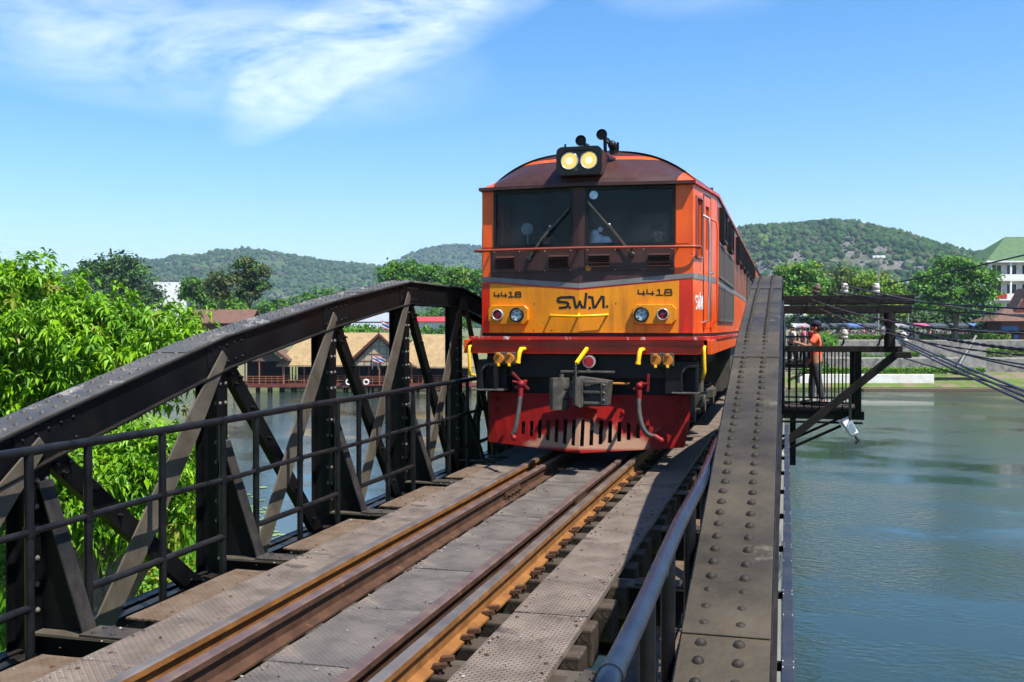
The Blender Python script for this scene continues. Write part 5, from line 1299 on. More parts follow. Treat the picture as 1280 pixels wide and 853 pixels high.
for i, (px, lb) in enumerate(((650, 'green bank tree standing behind the locomotive front'), (705, 'bank tree hidden behind the locomotive middle'), (765, 'bank tree hidden behind the locomotive cab side'), (830, 'bank tree hidden behind the carriages'), (890, 'bank tree behind the carriage end'), (940, 'bank tree beside the far end of the bridge'))):
    tree('round_tree', lb, px, 195 + 6 * (i % 3), b, [pl(px - 12, 372, 16, 14, 195, px, b), pl(px + 12, 376, 16, 14, 195, px, b), pl(px, 386, 24, 14, 195, px, b), pl(px, 366, 12, 10, 195, px, b)], (['leaf_mid', 'leaf_bright', 'leaf_dark'], ['leaf_bright', 'leaf_mid', 'leaf_olive'])[i % 2], 160, 16, .5, .6, .25, 'trees behind the train', 180 + i)
d = 168
tree('broad_tree', 'bright green rounded tree right beside the right truss top', 1000, d, b, [pl(985, 347, 18, 16, d, 1000, b), pl(1005, 343, 20, 15, d, 1000, b), pl(975, 362, 16, 18, d, 1000, b), pl(1012, 362, 22, 18, d, 1000, b), pl(995, 375, 30, 18, d, 1000, b)], ['leaf_bright', 'leaf_mid', 'leaf_yellow'], 340, 18, .5, .5, .3, FR, 41)
tree('broad_tree', 'olive green spreading tree behind the telegraph crossarm', 1045, d + 6, b, [pl(1035, 355, 20, 16, d, 1045, b), pl(1055, 350, 22, 18, d, 1045, b), pl(1075, 362, 18, 16, d, 1045, b), pl(1048, 374, 30, 18, d, 1045, b), pl(1040, 390, 30, 14, d, 1045, b)], ['leaf_olive', 'leaf_mid', 'leaf_yellow'], 340, 18, .5, .5, .3, FR, 42)
tree('broad_tree', 'yellowish green tree around the tall lamp mast', 1100, d + 3, b, [pl(1090, 358, 22, 18, d, 1100, b), pl(1112, 368, 20, 16, d, 1100, b), pl(1085, 378, 22, 16, d, 1100, b), pl(1110, 388, 24, 14, d, 1100, b)], ['leaf_yellow', 'leaf_bright', 'leaf_olive'], 320, 18, .5, .5, .3, FR, 43)
d = 156
tree('shade_tree', 'large dense green tree in front of the green roofed building', 1195, d, b, [pl(1195, 335, 24, 14, d, 1195, b), pl(1170, 350, 26, 14, d, 1195, b), pl(1222, 350, 24, 15, d, 1195, b), pl(1155, 364, 22, 11, d, 1195, b), pl(1190, 366, 36, 16, d, 1195, b), pl(1230, 372, 20, 14, d, 1195, b), pl(1175, 384, 34, 12, d, 1195, b), pl(1215, 390, 28, 12, d, 1195, b)], ['leaf_mid', 'leaf_bright', 'leaf_dark'], 640, 20, .48, .48, .42, FR, 44)
d = 146
for i, (px, py, rx, rz, mt, lb) in enumerate(((1030, 428, 12, 17, ['leaf_bright', 'leaf_yellow', 'leaf_mid'], 'leafy green bush just right of the man in orange'), (1264, 478, 26, 16, ['leaf_mid', 'leaf_dark', 'leaf_dark'], 'dark green bush at the water on the far right'), (1225, 476, 14, 9, ['leaf_bright', 'leaf_mid', 'leaf_yellow'], 'small light bush at the foot of the far right wall'))):
    tree('bank_bush', lb, px, d - 4, hz(py + rz, d), [pl(px - rx * .4, py, rx * .7, rz * .8, d, px, hz(py + rz, d)), pl(px + rx * .4, py + rz * .2, rx * .7, rz * .8, d, px, hz(py + rz, d)), pl(px, py + rz * .3, rx, rz * .7, d, px, hz(py + rz, d))], mt, 110, 16, .35, .35, .1, 'bushes on the right far bank', 50 + i, 'bush')

for i, (px, py, rx, rz, dd, lb) in enumerate(((1010, 404, 26, 12, 178, 'added dark low tree standing in for shade behind the stalls, nearest the bridge'), (1062, 402, 28, 14, 180, 'added dark low tree standing in for shade behind the stalls below the lamp mast'), (1118, 400, 28, 16, 179, 'added dark low tree standing in for shade behind the crossarm post'), (1160, 402, 24, 14, 178, 'added dark low tree standing in for shade left of the big tree trunk'), (1205, 402, 26, 16, 176, 'added dark low tree standing in for shade right of the big tree trunk'), (1248, 408, 20, 12, 165, 'added dark low tree standing in for shade in front of the white building foot'))):  # dark trees added where only shade lies under the crowns
    tree('shade_fill_tree', lb, px, dd, b, [pl(px - rx * .5, py, rx * .6, rz * .8, dd, px, b), pl(px + rx * .5, py + rz * .1, rx * .6, rz * .8, dd, px, b), pl(px, py + rz * .4, rx, rz * .8, dd, px, b)], ['leaf_dark', 'leaf_dark', 'leaf_mid'], 170, 16, .5, .5, .18, FR, 140 + i)
for i, (px, py, rx, rz, dd, mt, lb) in enumerate(((1015, 455, 14, 6, 140.5, ['leaf_mid', 'leaf_bright', 'leaf_dark'], 'creeper bush at the foot of the lower wall behind the man'), (1085, 447, 18, 5, 148.5, ['leaf_bright', 'leaf_mid', 'leaf_dark'], 'bush on the lower terrace under the lower crossarm'), (1180, 450, 16, 6, 147.8, ['leaf_mid', 'leaf_dark', 'leaf_bright'], 'dark bush on the lower terrace left of the stone stair'), (1245, 436, 22, 9, 156, ['leaf_mid', 'leaf_bright', 'leaf_dark'], 'bush spilling over the upper wall near the blue front'))):
    bz = hz(py + rz, dd); tree('terrace_bush', lb, px, dd - 1.2, bz, [pl(px - rx * .5, py, rx * .6, rz, dd, px, bz, .6), pl(px + rx * .5, py + rz * .2, rx * .6, rz * .8, dd, px, bz, .6), pl(px, py + rz * .3, rx, rz * .7, dd, px, bz, .6)], mt, 80, 16, .25, .28, .05, 'bushes on the right far bank', 160 + i, 'bush')

# ------------------------------------------------------------------ far bank, right: terraces, stalls, people, building
def bbox(name, mats, px0, px1, d0, d1, z0, z1, label, cat, group=None, kind=None, bevel=0):
    m = MB(); x0, x1 = lat(px0, d0), lat(px1, d0); m.box(x0, x1, d0, d1, z0, z1, 0); cx = (x0 + x1) / 2
    m.v = [(a - cx, b_ - d0, c - z0) for a, b_, c in m.v]
    o = m.build(name, mats, loc=bank(cx, d0, z0), rot=TH, local=True, bevel=bevel); return tag(o, label, cat, group, kind)
Z1, Z2, Z3 = -4.75, -2.9, -.45
bbox('quay_wall', 'white_wall', 1000, 1168, 135.5, 136.3, -7.6, -4.95, 'long low whitewashed quay wall at the waterline', 'wall', bevel=.03)
bbox('lower_terrace_wall', 'stone', 970, 1420, 141, 149, -6.2, -2.95, 'lower grey stone retaining wall of the river terraces', 'wall', bevel=.04)
bbox('upper_terrace_wall', 'stone', 970, 1420, 149, 158, -3.2, -.5, 'upper grey stone retaining wall below the promenade', 'wall', bevel=.04)
m = MB(); m.prism([(lat(960, 138), 133.9, -7.4), (lat(960, 138), 133.9, -6.6), (lat(960, 138), 138.5, -5.2), (lat(960, 138), 141.2, -4.85), (lat(960, 138), 141.2, -7.4)], (lat(1500, 138) - lat(960, 138), 0, 0), 0); lw = m.build('terrace_lawn', 'lawn', loc=(0, 0, 0), rot=TH, local=True); lw['kind'] = 'structure'
bbox('mud_bank', 'brown_plate', 1080, 1500, 132.4, 133.9, -7.6, -6.72, None, None, None, 'structure')
for px0, px1, d0, z, hh, lb in ((1000, 1230, 136.6, -4.9, .75, 'clipped green hedge along the lowest lawn'), (1025, 1105, 157.2, -.5, .75, 'clipped hedge on the upper wall behind the lower insulators'), (1150, 1212, 157.2, -.5, .75, 'clipped hedge on top of the upper wall under the big tree'), (1216, 1262, 156.5, -.5, 1.2, 'yellow green hedge on the upper wall near the brown roof'), (1108, 1150, 147.5, -2.95, .7, 'low hedge on the lower terrace behind the crossarm post'), (1212, 1290, 146.5, -2.95, 1.2, 'loose yellow green hedge on the lower terrace at right')):
    rg = np.random.default_rng(int(px0)); x0, x1 = lat(px0, d0), lat(px1, d0); n = int((x1 - x0) * 300); cx = (x0 + x1) / 2
    P = np.stack([rg.uniform(x0, x1, n) - cx, rg.uniform(-.5, .6, n), hh * rg.random(n) ** .6 * (1 + .15 * np.sin(rg.uniform(x0, x1, n)))], 1); V, Fq = cards(rg, P, unit(rg.normal(size=(n, 3)) + np.array([0, -.4, .8])), .26)
    o = np_mesh('hedge', V, Fq, ['leaf_bright', 'leaf_yellow', 'leaf_mid'], np.digitize(rg.random(n), (.5, .8)), loc=bank(cx, d0, z), rot=TH, smooth=False); tag(o, lb, 'hedge', 'hedges on the river terraces')
# stair between terraces
st = root('stone_stair', bank(lat(1200, 141), 141, -5.0), 'pale stone stair climbing the terraces between walls', 'stair', None, TH, local=True)
m = MB()
for i in range(14): m.box(-1.4 + .24 * i, .3 + .24 * i, -2.2 + .12 * i, .2, .0, .0 + .32 * (i + 1), 0)
m.build('steps', 'concrete', st, local=True)
m = MB(); m.beam((-1.3, -2.2, .9), (2.0, -.6, 5.3), (0, 1, 0), .12, .25, 0); m.build('balustrade', 'concrete', st, local=True)
# stalls
cols = [('canvas_white', 'white'), ('canvas_blue', 'blue'), ('canvas_dark', 'dark grey'), ('canvas_red', 'red'), ('canvas_pink', 'pink')]
wh = ['near the man in orange', 'behind the left lower insulator', 'just right of the leafy bush', 'below the tall lamp mast', 'behind the dark crossarm post', 'left of the big tree trunk', 'right of the big tree trunk', 'under the big tree crown', 'towards the brown roof', 'at the end of the promenade']
for i, px in enumerate((1000, 1024, 1048, 1068, 1090, 1128, 1150, 1172, 1198, 1222)):
    d = 164 + (i * 37 % 5); mt, cn = cols[(0, 2, 2, 1, 2, 0, 4, 2, 2, 1)[i]]
    s_ = root('market_stall', bank(lat(px, d), d, -.4), 'market stall with %s canopy, %s' % (cn, wh[i]), 'stall', 'market stalls on the promenade', TH, local=True)
    w = 1.3; m = MB(); m.prism([(-w, -1.1, 2.05), (w, -1.1, 2.05), (w, 1.1, 2.45), (-w, 1.1, 2.45)], (0, 0, .05), 0); m.box(-w, w, -1.13, -1.09, 1.8, 2.08, 0); m.build('canopy', mt, s_, local=True)
    for a in (-w + .05, w - .05):
        for c in (-1.05, 1.05): m = MB(); m.tube([(a, c, 0), (a, c, 2.1 if c < 0 else 2.45)], .03, 6, 0); m.build('pole', 'galv', s_, local=True)
    m = MB(); m.box(-w + .1, w - .1, -.9, -.1, .0, .85, 0); m.build('counter', 'canvas_dark', s_, local=True)
    m = MB()
    for k in range(9): a = -w + .25 + k * .27; m.box(a, a + .2, -.8, -.5, .85, 1.0 + .12 * (k % 3), k % 4)
    m.build('goods', ['cloth_red', 'canvas_white', 'cloth_blue', 'cloth_pink'], s_, local=True)
sh = ['cloth_white', 'cloth_pink', 'cloth_red', 'cloth_blue', 'cloth_khaki', 'navy']; shn = ['white', 'pink', 'red', 'blue', 'khaki', 'dark']
wh2 = ['beside the second bush', 'left of the lamp mast', 'by the lamp mast', 'right of the lamp mast', 'behind the outer insulator', 'between crossarm post and big tree', 'under the big tree', 'in front of the pink stall', 'right of the big trunk', 'near the hedge on the wall', 'near the brown roof', 'farther right by the wall']
for i, px in enumerate((1014, 1060, 1080, 1086, 1104, 1140, 1160, 1166, 1182, 1190, 1208, 1232)):
    c = (0, 2, 1, 5, 3, 0, 4, 2, 0, 3, 1, 5)[i]
    person(bank(lat(px, 160 + i % 3), 160 + i % 3, -.42), TH + R(rnd.uniform(-90, 90)), 'distant person in %s top on the promenade, %s' % (shn[c], wh2[i]), sh[c], 'navy' if i % 2 else 'jeans', 'down', None, 1.65, False)
# parked cars under the trees are hidden; lamp masts
def mast(px, d, top, label, big):
    g = root('lamp_mast', bank(lat(px, d), d, -.4), label, 'lamp mast', None, TH, local=True); h = top + .4
    m = MB(); m.tube([(0, 0, 0), (0, 0, h)], [.14, .09], 10, 0); m.build('mast', 'galv', g, local=True)
    m = MB()
    if big:
        m.tube([(0, 0, h), (0, 0, h + .12)], .55, 14, 0)
        for a in range(0, 360, 60): c, s2 = math.cos(R(a)), math.sin(R(a)); m.box(c * .75 - .25, c * .75 + .25, s2 * .6 - .2, s2 * .6 + .2, h - .1, h + .28, 0)
    else: m.tube([(0, 0, h - .1), (0, 0, h + .9)], [.3, .34], 10, 0); m.tube([(0, 0, h + .9), (0, 0, h + 1.0)], [.4, .1], 10, 0)
    m.build('lamp_head', 'white_paint', g, local=True)
mast(1098, 163, hz(322, 163), 'tall grey floodlight mast with a ring of lamps on top', True)
mast(1135, 163, hz(360, 163), 'shorter lamp mast with a lantern head left of the big tree', False)
# white building with green roof
bd = 172; bx0 = 1233; g = root('white_building', bank(lat(1290, bd), bd, -.4), 'white storeyed building with green hipped roof and balconies at far right', 'building', None, TH, local=True)
k = bd / F; L0, L1 = (1234 - 1290) * k, 10.5; HT = hz(327, bd) + .4
m = MB(); m.box(L0, L1, 0, 9, 0, HT, 0); m.build('wall', 'white_wall', g, local=True)
m = MB(); ov = .9; zr = HT; a = [(L0 - ov, -ov - .6, zr), (L1 + ov, -ov - .6, zr), (L1 + ov, 9.6, zr), (L0 - ov, 9.6, zr)]; rd = [(L0 + 5.2, 4.5, zr + 4.6), (L1 - 4.5, 4.5, zr + 4.6)]
m.add(a + rd, [(0, 1, 5, 4), (1, 2, 5), (2, 3, 4, 5), (3, 0, 4), (3, 2, 1, 0)], 0); m.box(L0 - ov, L1 + ov, -ov - .6, 9.6, zr - .25, zr - .003, 1); m.build('roof', ['green_roof', 'white_paint'], g, local=True)
nst = 4; sthh = HT / nst
for i in range(nst):
    z0 = i * sthh
    m = MB(); m.box(L0 - .25, L1, -1.25, -.002, z0 + sthh - .15, z0 + sthh + .05, 0) if i < nst - 1 else None
    if i: m.box(L0 - .25, L1, -1.25, -1.15, z0 + .06, z0 + 1.0, 0)
    if m.v: m.build('balcony', 'white_paint' if i != 2 else 'white_wall', g, local=True)
    for j in range(6):
        x = L0 + .7 + j * 2.6; m = MB(); m.box(x, x + 1.6, -.03, .05, z0 + .75, z0 + sthh - .65, 0); w = m.build('window', 'window_dark', g, local=True)
        m = MB(); m.box(x - .1, x, -.07, .02, z0 + .65, z0 + sthh - .55, 0); m.box(x + 1.6, x + 1.7, -.07, .02, z0 + .65, z0 + sthh - .55, 0); m.box(x + .76, x + .84, -.06, -.03, z0 + .75, z0 + sthh - .65, 0); m.box(x - .1, x + 1.7, -.08, .02, z0 + sthh - .65, z0 + sthh - .55, 0); m.build('frame', 'white_paint', w, local=True)
    m = MB()
    for j in range(5): x = L0 - .1 + j * 3.4; m.box(x, x + .28, -1.2, -.95, z0 + .06, z0 + sthh - .16, 0)
    m.build('columns', 'white_paint', g, local=True)
m = MB(); m.box(L0 + .5, L0 + 2.7, -1.31, -1.26, 2 * sthh + .2, 2 * sthh + 1.0, 0); m.build('balcony_banner', 'cloth_red', g, local=True)
# brown roofed pavilion
g = root('brown_roof_house', bank(lat(1282, 158), 158, -1.6), 'dark house with steep brown tiled roof and blue front by the terraces', 'house', None, TH, local=True)
m = MB(); m.box(-3.8, 5, 0, 5, 0, 4.3, 0); m.box(-3.82, -1.2, -.05, 0, 0, 3.2, 1); m.build('wall', ['teak_dark', 'blue_wall'], g, local=True)
m = MB(); m.add([(-6, -1.6, 4.0), (6, -1.6, 4.0), (6, 6, 4.0), (-6, 6, 4.0), (-2.0, 2.2, 6.2), (6, 2.2, 6.2)], [(0, 1, 5, 4), (2, 3, 4, 5), (3, 0, 4)], 0); m.add([(-1.6, .6, 5.2), (.6, .6, 9.2), (2.8, .6, 5.2), (-1.6, 4, 5.2), (.6, 4, 9.2), (2.8, 4, 5.2)], [(0, 1, 4, 3), (1, 2, 5, 4)], 0); m.add([(-1.4, .7, 5.2), (.6, .7, 9.0), (2.6, .7, 5.2)], [(0, 1, 2)], 1); m.build('roof', ['tile_brown', 'teak_dark'], g, local=True)
m = MB(); m.box(-3.0, -1.8, -.09, -.051, .9, 2.4, 0); m.build('window', 'window_dark', g, local=True)
m = MB(); m.box(.2, 2.6, -.04, 0, .4, 2.6, 0); m.build('window', 'window_dark', g, local=True)

# ------------------------------------------------------------------ far bank, left: floating restaurant, roofs
def hip_hut(name, label, px, d, w, dp, zf, he, hr, mats, group=None, gable=False, rails=True, over=.7, cat='hut'):
    # raft hut: floor on floats, posts, railing, overhanging roof
    g = root(name, bank(lat(px, d), d, WATER), label, cat, group, TH, local=True); a, b_ = w / 2, dp / 2; z = zf - WATER; E_ = he - WATER; Rr = hr - WATER
    m = MB(); m.box(-a - .3, a + .3, -b_ - .4, b_ + .4, z - .18, z, 0); m.build('floor', 'teak_dark', g, local=True)
    n = max(3, int(w / 1.6))
    for i in range(n + 1):
        for yy in (-b_ - .2, b_): x = -a + w * i / n; m = MB(); m.tube([(x, yy, -.5), (x, yy, z - .18)], .16, 7, 0); m.build('pile', 'old_wood', g, local=True)
    n = max(2, int(w / 2.6))
    for i in range(n + 1):
        for yy in (-b_, b_): x = -a + w * i / n; m = MB(); m.box(x - .07, x + .07, yy - .07, yy + .07, z, E_ + .2, 0); m.build('post', 'teak', g, local=True)
    if rails:
        m = MB()
        for zz in (.35, .65, .95): m.box(-a, a, -b_ - .05, -b_ + .02, z + zz - .035, z + zz + .035, 0)
        n2 = int(w / .8)
        for i in range(n2 + 1): x = -a + w * i / n2; m.box(x - .035, x + .035, -b_ - .04, -b_ + .01, z, z + .98, 0)
        m.build('railing', 'teak', g, local=True)
    m = MB(); m.box(-a + .3, a - .3, b_ - .1, b_ - .02, z, E_, 0); m.build('back_wall', 'old_wood', g, local=True)
    m = MB(); o = over
    if gable: P = [(-a - o, -b_ - o, E_), (a + o, -b_ - o, E_), (a + o, b_ + o, E_), (-a - o, b_ + o, E_), (0, -b_ - o, Rr), (0, b_ + o, Rr)]; Fs = [(0, 4, 5, 3), (1, 2, 5, 4)]
    else: P = [(-a - o, -b_ - o, E_), (a + o, -b_ - o, E_), (a + o, b_ + o, E_), (-a - o, b_ + o, E_), (-a + b_ * .55, 0, Rr), (a - b_ * .55, 0, Rr)]; Fs = [(0, 1, 5, 4), (1, 2, 5), (2, 3, 4, 5), (3, 0, 4)]
    for f in Fs:
        q = [Vector(P[i]) for i in f]; m.prism(q, (0, 0, .22), 0)
    m.build('roof', mats[0], g, local=True)
    if gable:
        m = MB(); m.prism([(-a, -b_ - .1, E_), (a, -b_ - .1, E_), (0, -b_ - .1, Rr - .15)], (0, .06, 0), 0); m.build('gable', mats[1], g, local=True)
        m = MB()
        for s in (-1, 1): m.beam((s * (a + o), -b_ - o - .03, E_ + .12), (0, -b_ - o - .03, Rr + .22), (0, 0, 1), .30, .08, 0)
        m.beam((0, -b_ - o - .03, Rr + .1), (0, -b_ - o - .03, Rr + 1.4), (1, 0, 0), .16, .08, 0, .04); m.build('bargeboard', 'teak_dark', g, local=True)
    return g
RG = 'thatched raft huts of the floating restaurant'
ZF = hz(478, 134)
hip_hut('raft_hut', 'dark thatched raft hut with orange railing at the left end', 330, 133, 6.4, 5, ZF, hz(451, 133), hz(424, 133), ('thatch_dark', 'thatch_dark'), RG, True, cat='raft hut')
hip_hut('raft_hut', 'large pale thatched raft hut with hipped roof behind the truss', 440, 136, 17.0, 8, ZF, hz(457, 136), hz(418, 136), ('thatch', 'thatch'), RG, cat='raft hut')
gh = hip_hut('raft_hut', 'thatched raft hut with latticed gable and pointed finial carrying a flag', 478, 132, 7.0, 6, ZF, hz(456, 132), hz(420, 132), ('thatch', 'gable_mat'), RG, True, cat='raft hut')
m = MB()
for i in range(-3, 4): m.box(i * .95 - .04, i * .95 + .04, -3.16, -3.1, hz(455, 132) - WATER, hz(455, 132) - WATER + max(.1, (3.5 - abs(i * .95)) * 1.0), 0)
for zz in (.5, 1.4, 2.3): w = 3.3 - zz * .93; m.box(-w, w, -3.17, -3.11, hz(455, 132) - WATER + zz - .03, hz(455, 132) - WATER + zz + .03, 0)
m.build('gable_lattice', 'teak', gh, local=True)
hip_hut('raft_hut', 'pale thatched raft hut right of the latticed gable, mostly behind black steel', 545, 136, 9.0, 7, ZF, hz(459, 136), hz(420, 136), ('thatch', 'thatch'), RG, cat='raft hut')
bw = bbox('raft_walkway', 'teak_dark', 310, 620, 129.5, 137, ZF - .45, ZF - .19, 'long dark floating walkway joining the raft huts', 'walkway')
def flag(px, py, d, w, h, cols_, label, tilt=8):
    g = root('flag', bank(lat(px, d), d, hz(py, d)), label, 'flag', 'flags on the floating restaurant', TH, local=True); m = MB(); tt = math.tan(R(tilt)); m.tube([(0, 0, -.6), (.0, 0, h + .5)], .03, 6, 0); m.build('flagpole', 'galv', g, local=True)
    m = MB(); n = len(cols_); nx = 8
    for i, c in enumerate(cols_):
        z0, z1 = h * i / n, h * (i + 1) / n
        for j in range(nx):
            xa, xb = w * j / nx, w * (j + 1) / nx; f = lambda x: (x, .08 * math.sin(x * 5), -.45 * x)
            A, B = f(xa), f(xb); m.add([(A[0] + .03, A[1], z0 + A[2] + .4), (B[0] + .03, B[1], z0 + B[2] + .4), (B[0] + .03, B[1], z1 + B[2] + .4), (A[0] + .03, A[1], z1 + A[2] + .4)], [(0, 1, 2, 3)], i)
    m.build('cloth', cols_, g, local=True)
TF = ['cloth_red', 'cloth_white', 'cloth_blue', 'cloth_blue', 'cloth_white', 'cloth_red']
flag(477.5, 414, 129.0, 1.1, .95, TF, 'small striped red white and blue flag on the gable finial')
flag(465.5, 456, 128.6, .8, .8, TF, 'striped flag hanging in front of the lattice gable, left one'); flag(472.5, 456, 128.6, .8, .8, TF, 'striped flag hanging in front of the lattice gable, right one')
flag(562, 450, 128.5, .9, 1.3, ['cloth_pink', 'cloth_pink'], 'pink flag showing between the black posts'); flag(558, 476, 128.4, .6, 1.4, ['cloth_red', 'cloth_white'], 'red and white flag low between the black posts')
for px, lb in ((435.5, 'white life ring on the raft railing left of the dark diagonal'), (457.5, 'white life ring on the raft railing right of the dark diagonal'), (291.5, 'white life ring low at the left hut')):
    m = MB(); c = Vector((0, 0, 0)); P = [(.32 * math.cos(R(a)), 0, .32 * math.sin(R(a))) for a in range(0, 361, 20)]; m.tube(P, .10, 8, 0, cap=False); tag(m.build('life_ring', 'white_paint', loc=bank(lat(px, 128.8), 128.8, hz(478, 128.8)), rot=TH, local=True), lb, 'life ring', 'life rings on the raft')
# trees and roofs behind the restaurant
def house(name, label, px, d, w, dp, zb, he, hr, roof, wall='white_wall', cat='house'):
    g = root(name, bank(lat(px, d), d, zb), label, cat, 'small houses on the left far bank', TH, local=True); a, b_ = w / 2, dp / 2; E_ = he - zb; Rr = hr - zb
    m = MB(); m.box(-a, a, -b_, b_, 0, E_, 0); m.build('wall', wall, g, local=True)
    m = MB(); o = .5
    for q in ([(-a - o, -b_ - o, E_ - .1), (a + o, -b_ - o, E_ - .1), (a + o, 0, Rr), (-a - o, 0, Rr)], [(-a - o, b_ + o, E_ - .1), (a + o, b_ + o, E_ - .1), (a + o, 0, Rr), (-a - o, 0, Rr)]): m.prism(q, (0, 0, .12), 0)
    m.build('roof', roof, g, local=True)
    for x in (-a * .5, a * .5): m = MB(); m.box(x - .5, x + .5, -b_ - .04, -b_ + .02, E_ * .3, E_ * .75, 0); m.build('window', 'window_dark', g, local=True)
    return g
house('tin_roof_house', 'long house with pale tin roof above the thatch', 455, 162, 8, 5, -.8, hz(402, 162), hz(392, 162), 'tin', 'teak_dark')
house('tin_roof_house', 'low house with bluish tin roof just under the truss chord', 468, 156, 6, 5, -.8, hz(411, 156), hz(405, 156), 'tin')
house('brown_roof_house', 'brown tiled house between the trees and the rising truss', 282, 158, 9, 7, -.4, hz(404, 158), hz(388, 158), 'tile_brown', 'teak_dark')
house('red_roof_house', 'small white house with red metal roof seen between black posts', 545, 158, 5, 5, -.8, hz(402, 158), hz(397, 158), 'tin_red')
house('tile_roof_house', 'small house with grey roof left of the truss diagonal', 385, 156, 7, 5, -.8, hz(420, 156), hz(408, 156), 'tile_brown')
wb = root('white_tower_block', bank(lat(207, 210), 210, -.4), 'plain white block building with roof tanks among the left trees', 'building', None, TH, local=True)
m = MB(); w = 15 * 210 / F; m.box(-w, w, 0, 6, 0, hz(353, 210) + .4, 0); m.build('wall', 'white_paint', wb, local=True)
m = MB(); h0 = hz(353, 210) + .4
for x in (-1.6, -.5, .7, 1.7): m.tube([(x, 2, h0), (x, 2, h0 + .5)], .35, 10, 0)
m.build('roof_tanks', 'canvas_dark', wb, local=True)
for z in (2, 5): m = MB(); m.box(-1.2, 1.2, -.04, .02, z, z + 1.4, 0); m.build('window', 'window_dark', wb, local=True)
for i, (px, py, rx, rz, dd, mt, lb) in enumerate(((420, 430, 20, 10, 150, ['leaf_bright', 'leaf_mid', 'leaf_dark'], 'green shrub behind the big thatched roof'), (338, 447, 14, 12, 149, ['leaf_mid', 'leaf_bright', 'leaf_dark'], 'shrub behind the left raft huts'), (455, 415, 22, 8, 149, ['leaf_bright', 'leaf_mid', 'leaf_yellow'], 'shrub in front of the tin roofed houses'), (545, 420, 26, 12, 150, ['leaf_bright', 'leaf_mid', 'leaf_dark'], 'green shrub right of the flag'), (385, 400, 30, 14, 178, ['leaf_mid', 'leaf_dark', 'leaf_bright'], 'dark tree crown under the chord left of the flag'), (560, 398, 30, 20, 180, ['leaf_mid', 'leaf_dark', 'leaf_bright'], 'tree crown behind the black end posts'), (500, 395, 24, 14, 182, ['leaf_mid', 'leaf_dark', 'leaf_bright'], 'dark green tree right of the tin roofs'))):
    bz = -1.0 if dd > 160 else -2.0
    tree('bank_shrub', lb, px, dd, bz, [pl(px - rx * .4, py, rx * .7, rz * .8, dd, px, bz), pl(px + rx * .4, py + rz * .2, rx * .7, rz * .8, dd, px, bz), pl(px, py + rz * .6, rx, rz * .7, dd, px, bz)], mt, 150, 16, .4, .42, .12, 'shrubs on the left far bank', 70 + i, 'shrub')

# ------------------------------------------------------------------ land, water, hills
def grid(name, xs_, ys_, zf, mat, kind='structure', smooth=True, frame_rot=False):
    X, Y = np.meshgrid(xs_, ys_); Z = zf(X, Y); nx, ny = len(xs_), len(ys_)
    if frame_rot: V = np.stack([cs * X - sn * Y, sn * X + cs * Y, Z], 2).reshape(-1, 3)
    else: V = np.stack([X, Y, Z], 2).reshape(-1, 3)
    i = np.arange((ny - 1) * (nx - 1)); r_, c_ = i // (nx - 1), i % (nx - 1); q = r_ * nx + c_
    Fq = np.stack([q, q + 1, q + nx + 1, q + nx], 1); o = np_mesh(name, V, Fq, [mat], np.zeros(len(Fq)), smooth=smooth); o['kind'] = kind; return o
rgn = np.random.default_rng(5)
def fbm(X, Y, sc, oct_=5, seed=0):
    rg = np.random.default_rng(seed); out = 0; amp = 1.; tot = 0
    for o in range(oct_):
        for _ in range(3):
            a = rg.uniform(0, 6.28); ph = rg.uniform(0, 6.28); f = 2 ** o / sc * rg.uniform(.8, 1.25)
            out = out + amp * np.sin((X * math.cos(a) + Y * math.sin(a)) * f * 6.28 + ph) / 3; tot += amp / 3
        amp *= .55
    return out / tot * 1.6
def shore(X): return np.where(X > -2, 13 - (X + 2) * .9, np.where(X > -16, 13 + (-X - 2) * .98, 26.7 + (-X - 16) * 1.5))
def nearz(X, Y):
    s_ = shore(X) - Y; return np.clip(WATER + .16 * s_, WATER - 1.5, -4.6) + .18 * fbm(X, Y, 9, 5, 3)
grid('riverbank', np.linspace(-75, 26, 120), np.linspace(-45, 75, 140), nearz, 'bank_grass')
def farz(X, Y):
    left = X < lat(900, 150)
    e = np.where(left, -8 + np.clip((Y - 139) / 13, 0, 1) * 7.0, -8 + np.clip((Y - 150.5) / 3, 0, 1) * 7.5)
    return e + np.clip((Y - 153) / 15, 0, 1) * np.where(left, .6, .06)
ysf = np.concatenate([np.linspace(134, 172, 28), np.array([190, 230, 320, 600, 1200, 2400, 3300.])])
grid('far_bank', np.concatenate([np.linspace(-2000, -140, 8), np.linspace(-120, 130, 60), np.linspace(150, 2000, 8)]), ysf, farz, 'far_ground', frame_rot=True)
# water
wm = bpy.data.materials.new('water'); nt, N, L = nodes_of(wm)
out = N.new('ShaderNodeOutputMaterial'); p = N.new('ShaderNodeBsdfPrincipled'); L.new(p.outputs[0], out.inputs[0]); MT['water'] = wm
p.inputs['Base Color'].default_value = (.020, .037, .030, 1); p.inputs['Roughness'].default_value = .06; p.inputs['IOR'].default_value = 1.333
tc = N.new('ShaderNodeTexCoord'); mp = N.new('ShaderNodeMapping'); mp.inputs['Rotation'].default_value = (0, 0, R(20)); mp.inputs['Scale'].default_value = (1, 1.6, 1); L.new(tc.outputs['Object'], mp.inputs[0])
n1 = N.new('ShaderNodeTexNoise'); n1.inputs['Scale'].default_value = 2.6; n1.inputs['Detail'].default_value = 4; L.new(mp.outputs[0], n1.inputs['Vector'])
n2 = N.new('ShaderNodeTexNoise'); n2.inputs['Scale'].default_value = .045; n2.inputs['Detail'].default_value = 5; n2.inputs['Roughness'].default_value = .6; L.new(mp.outputs[0], n2.inputs['Vector'])
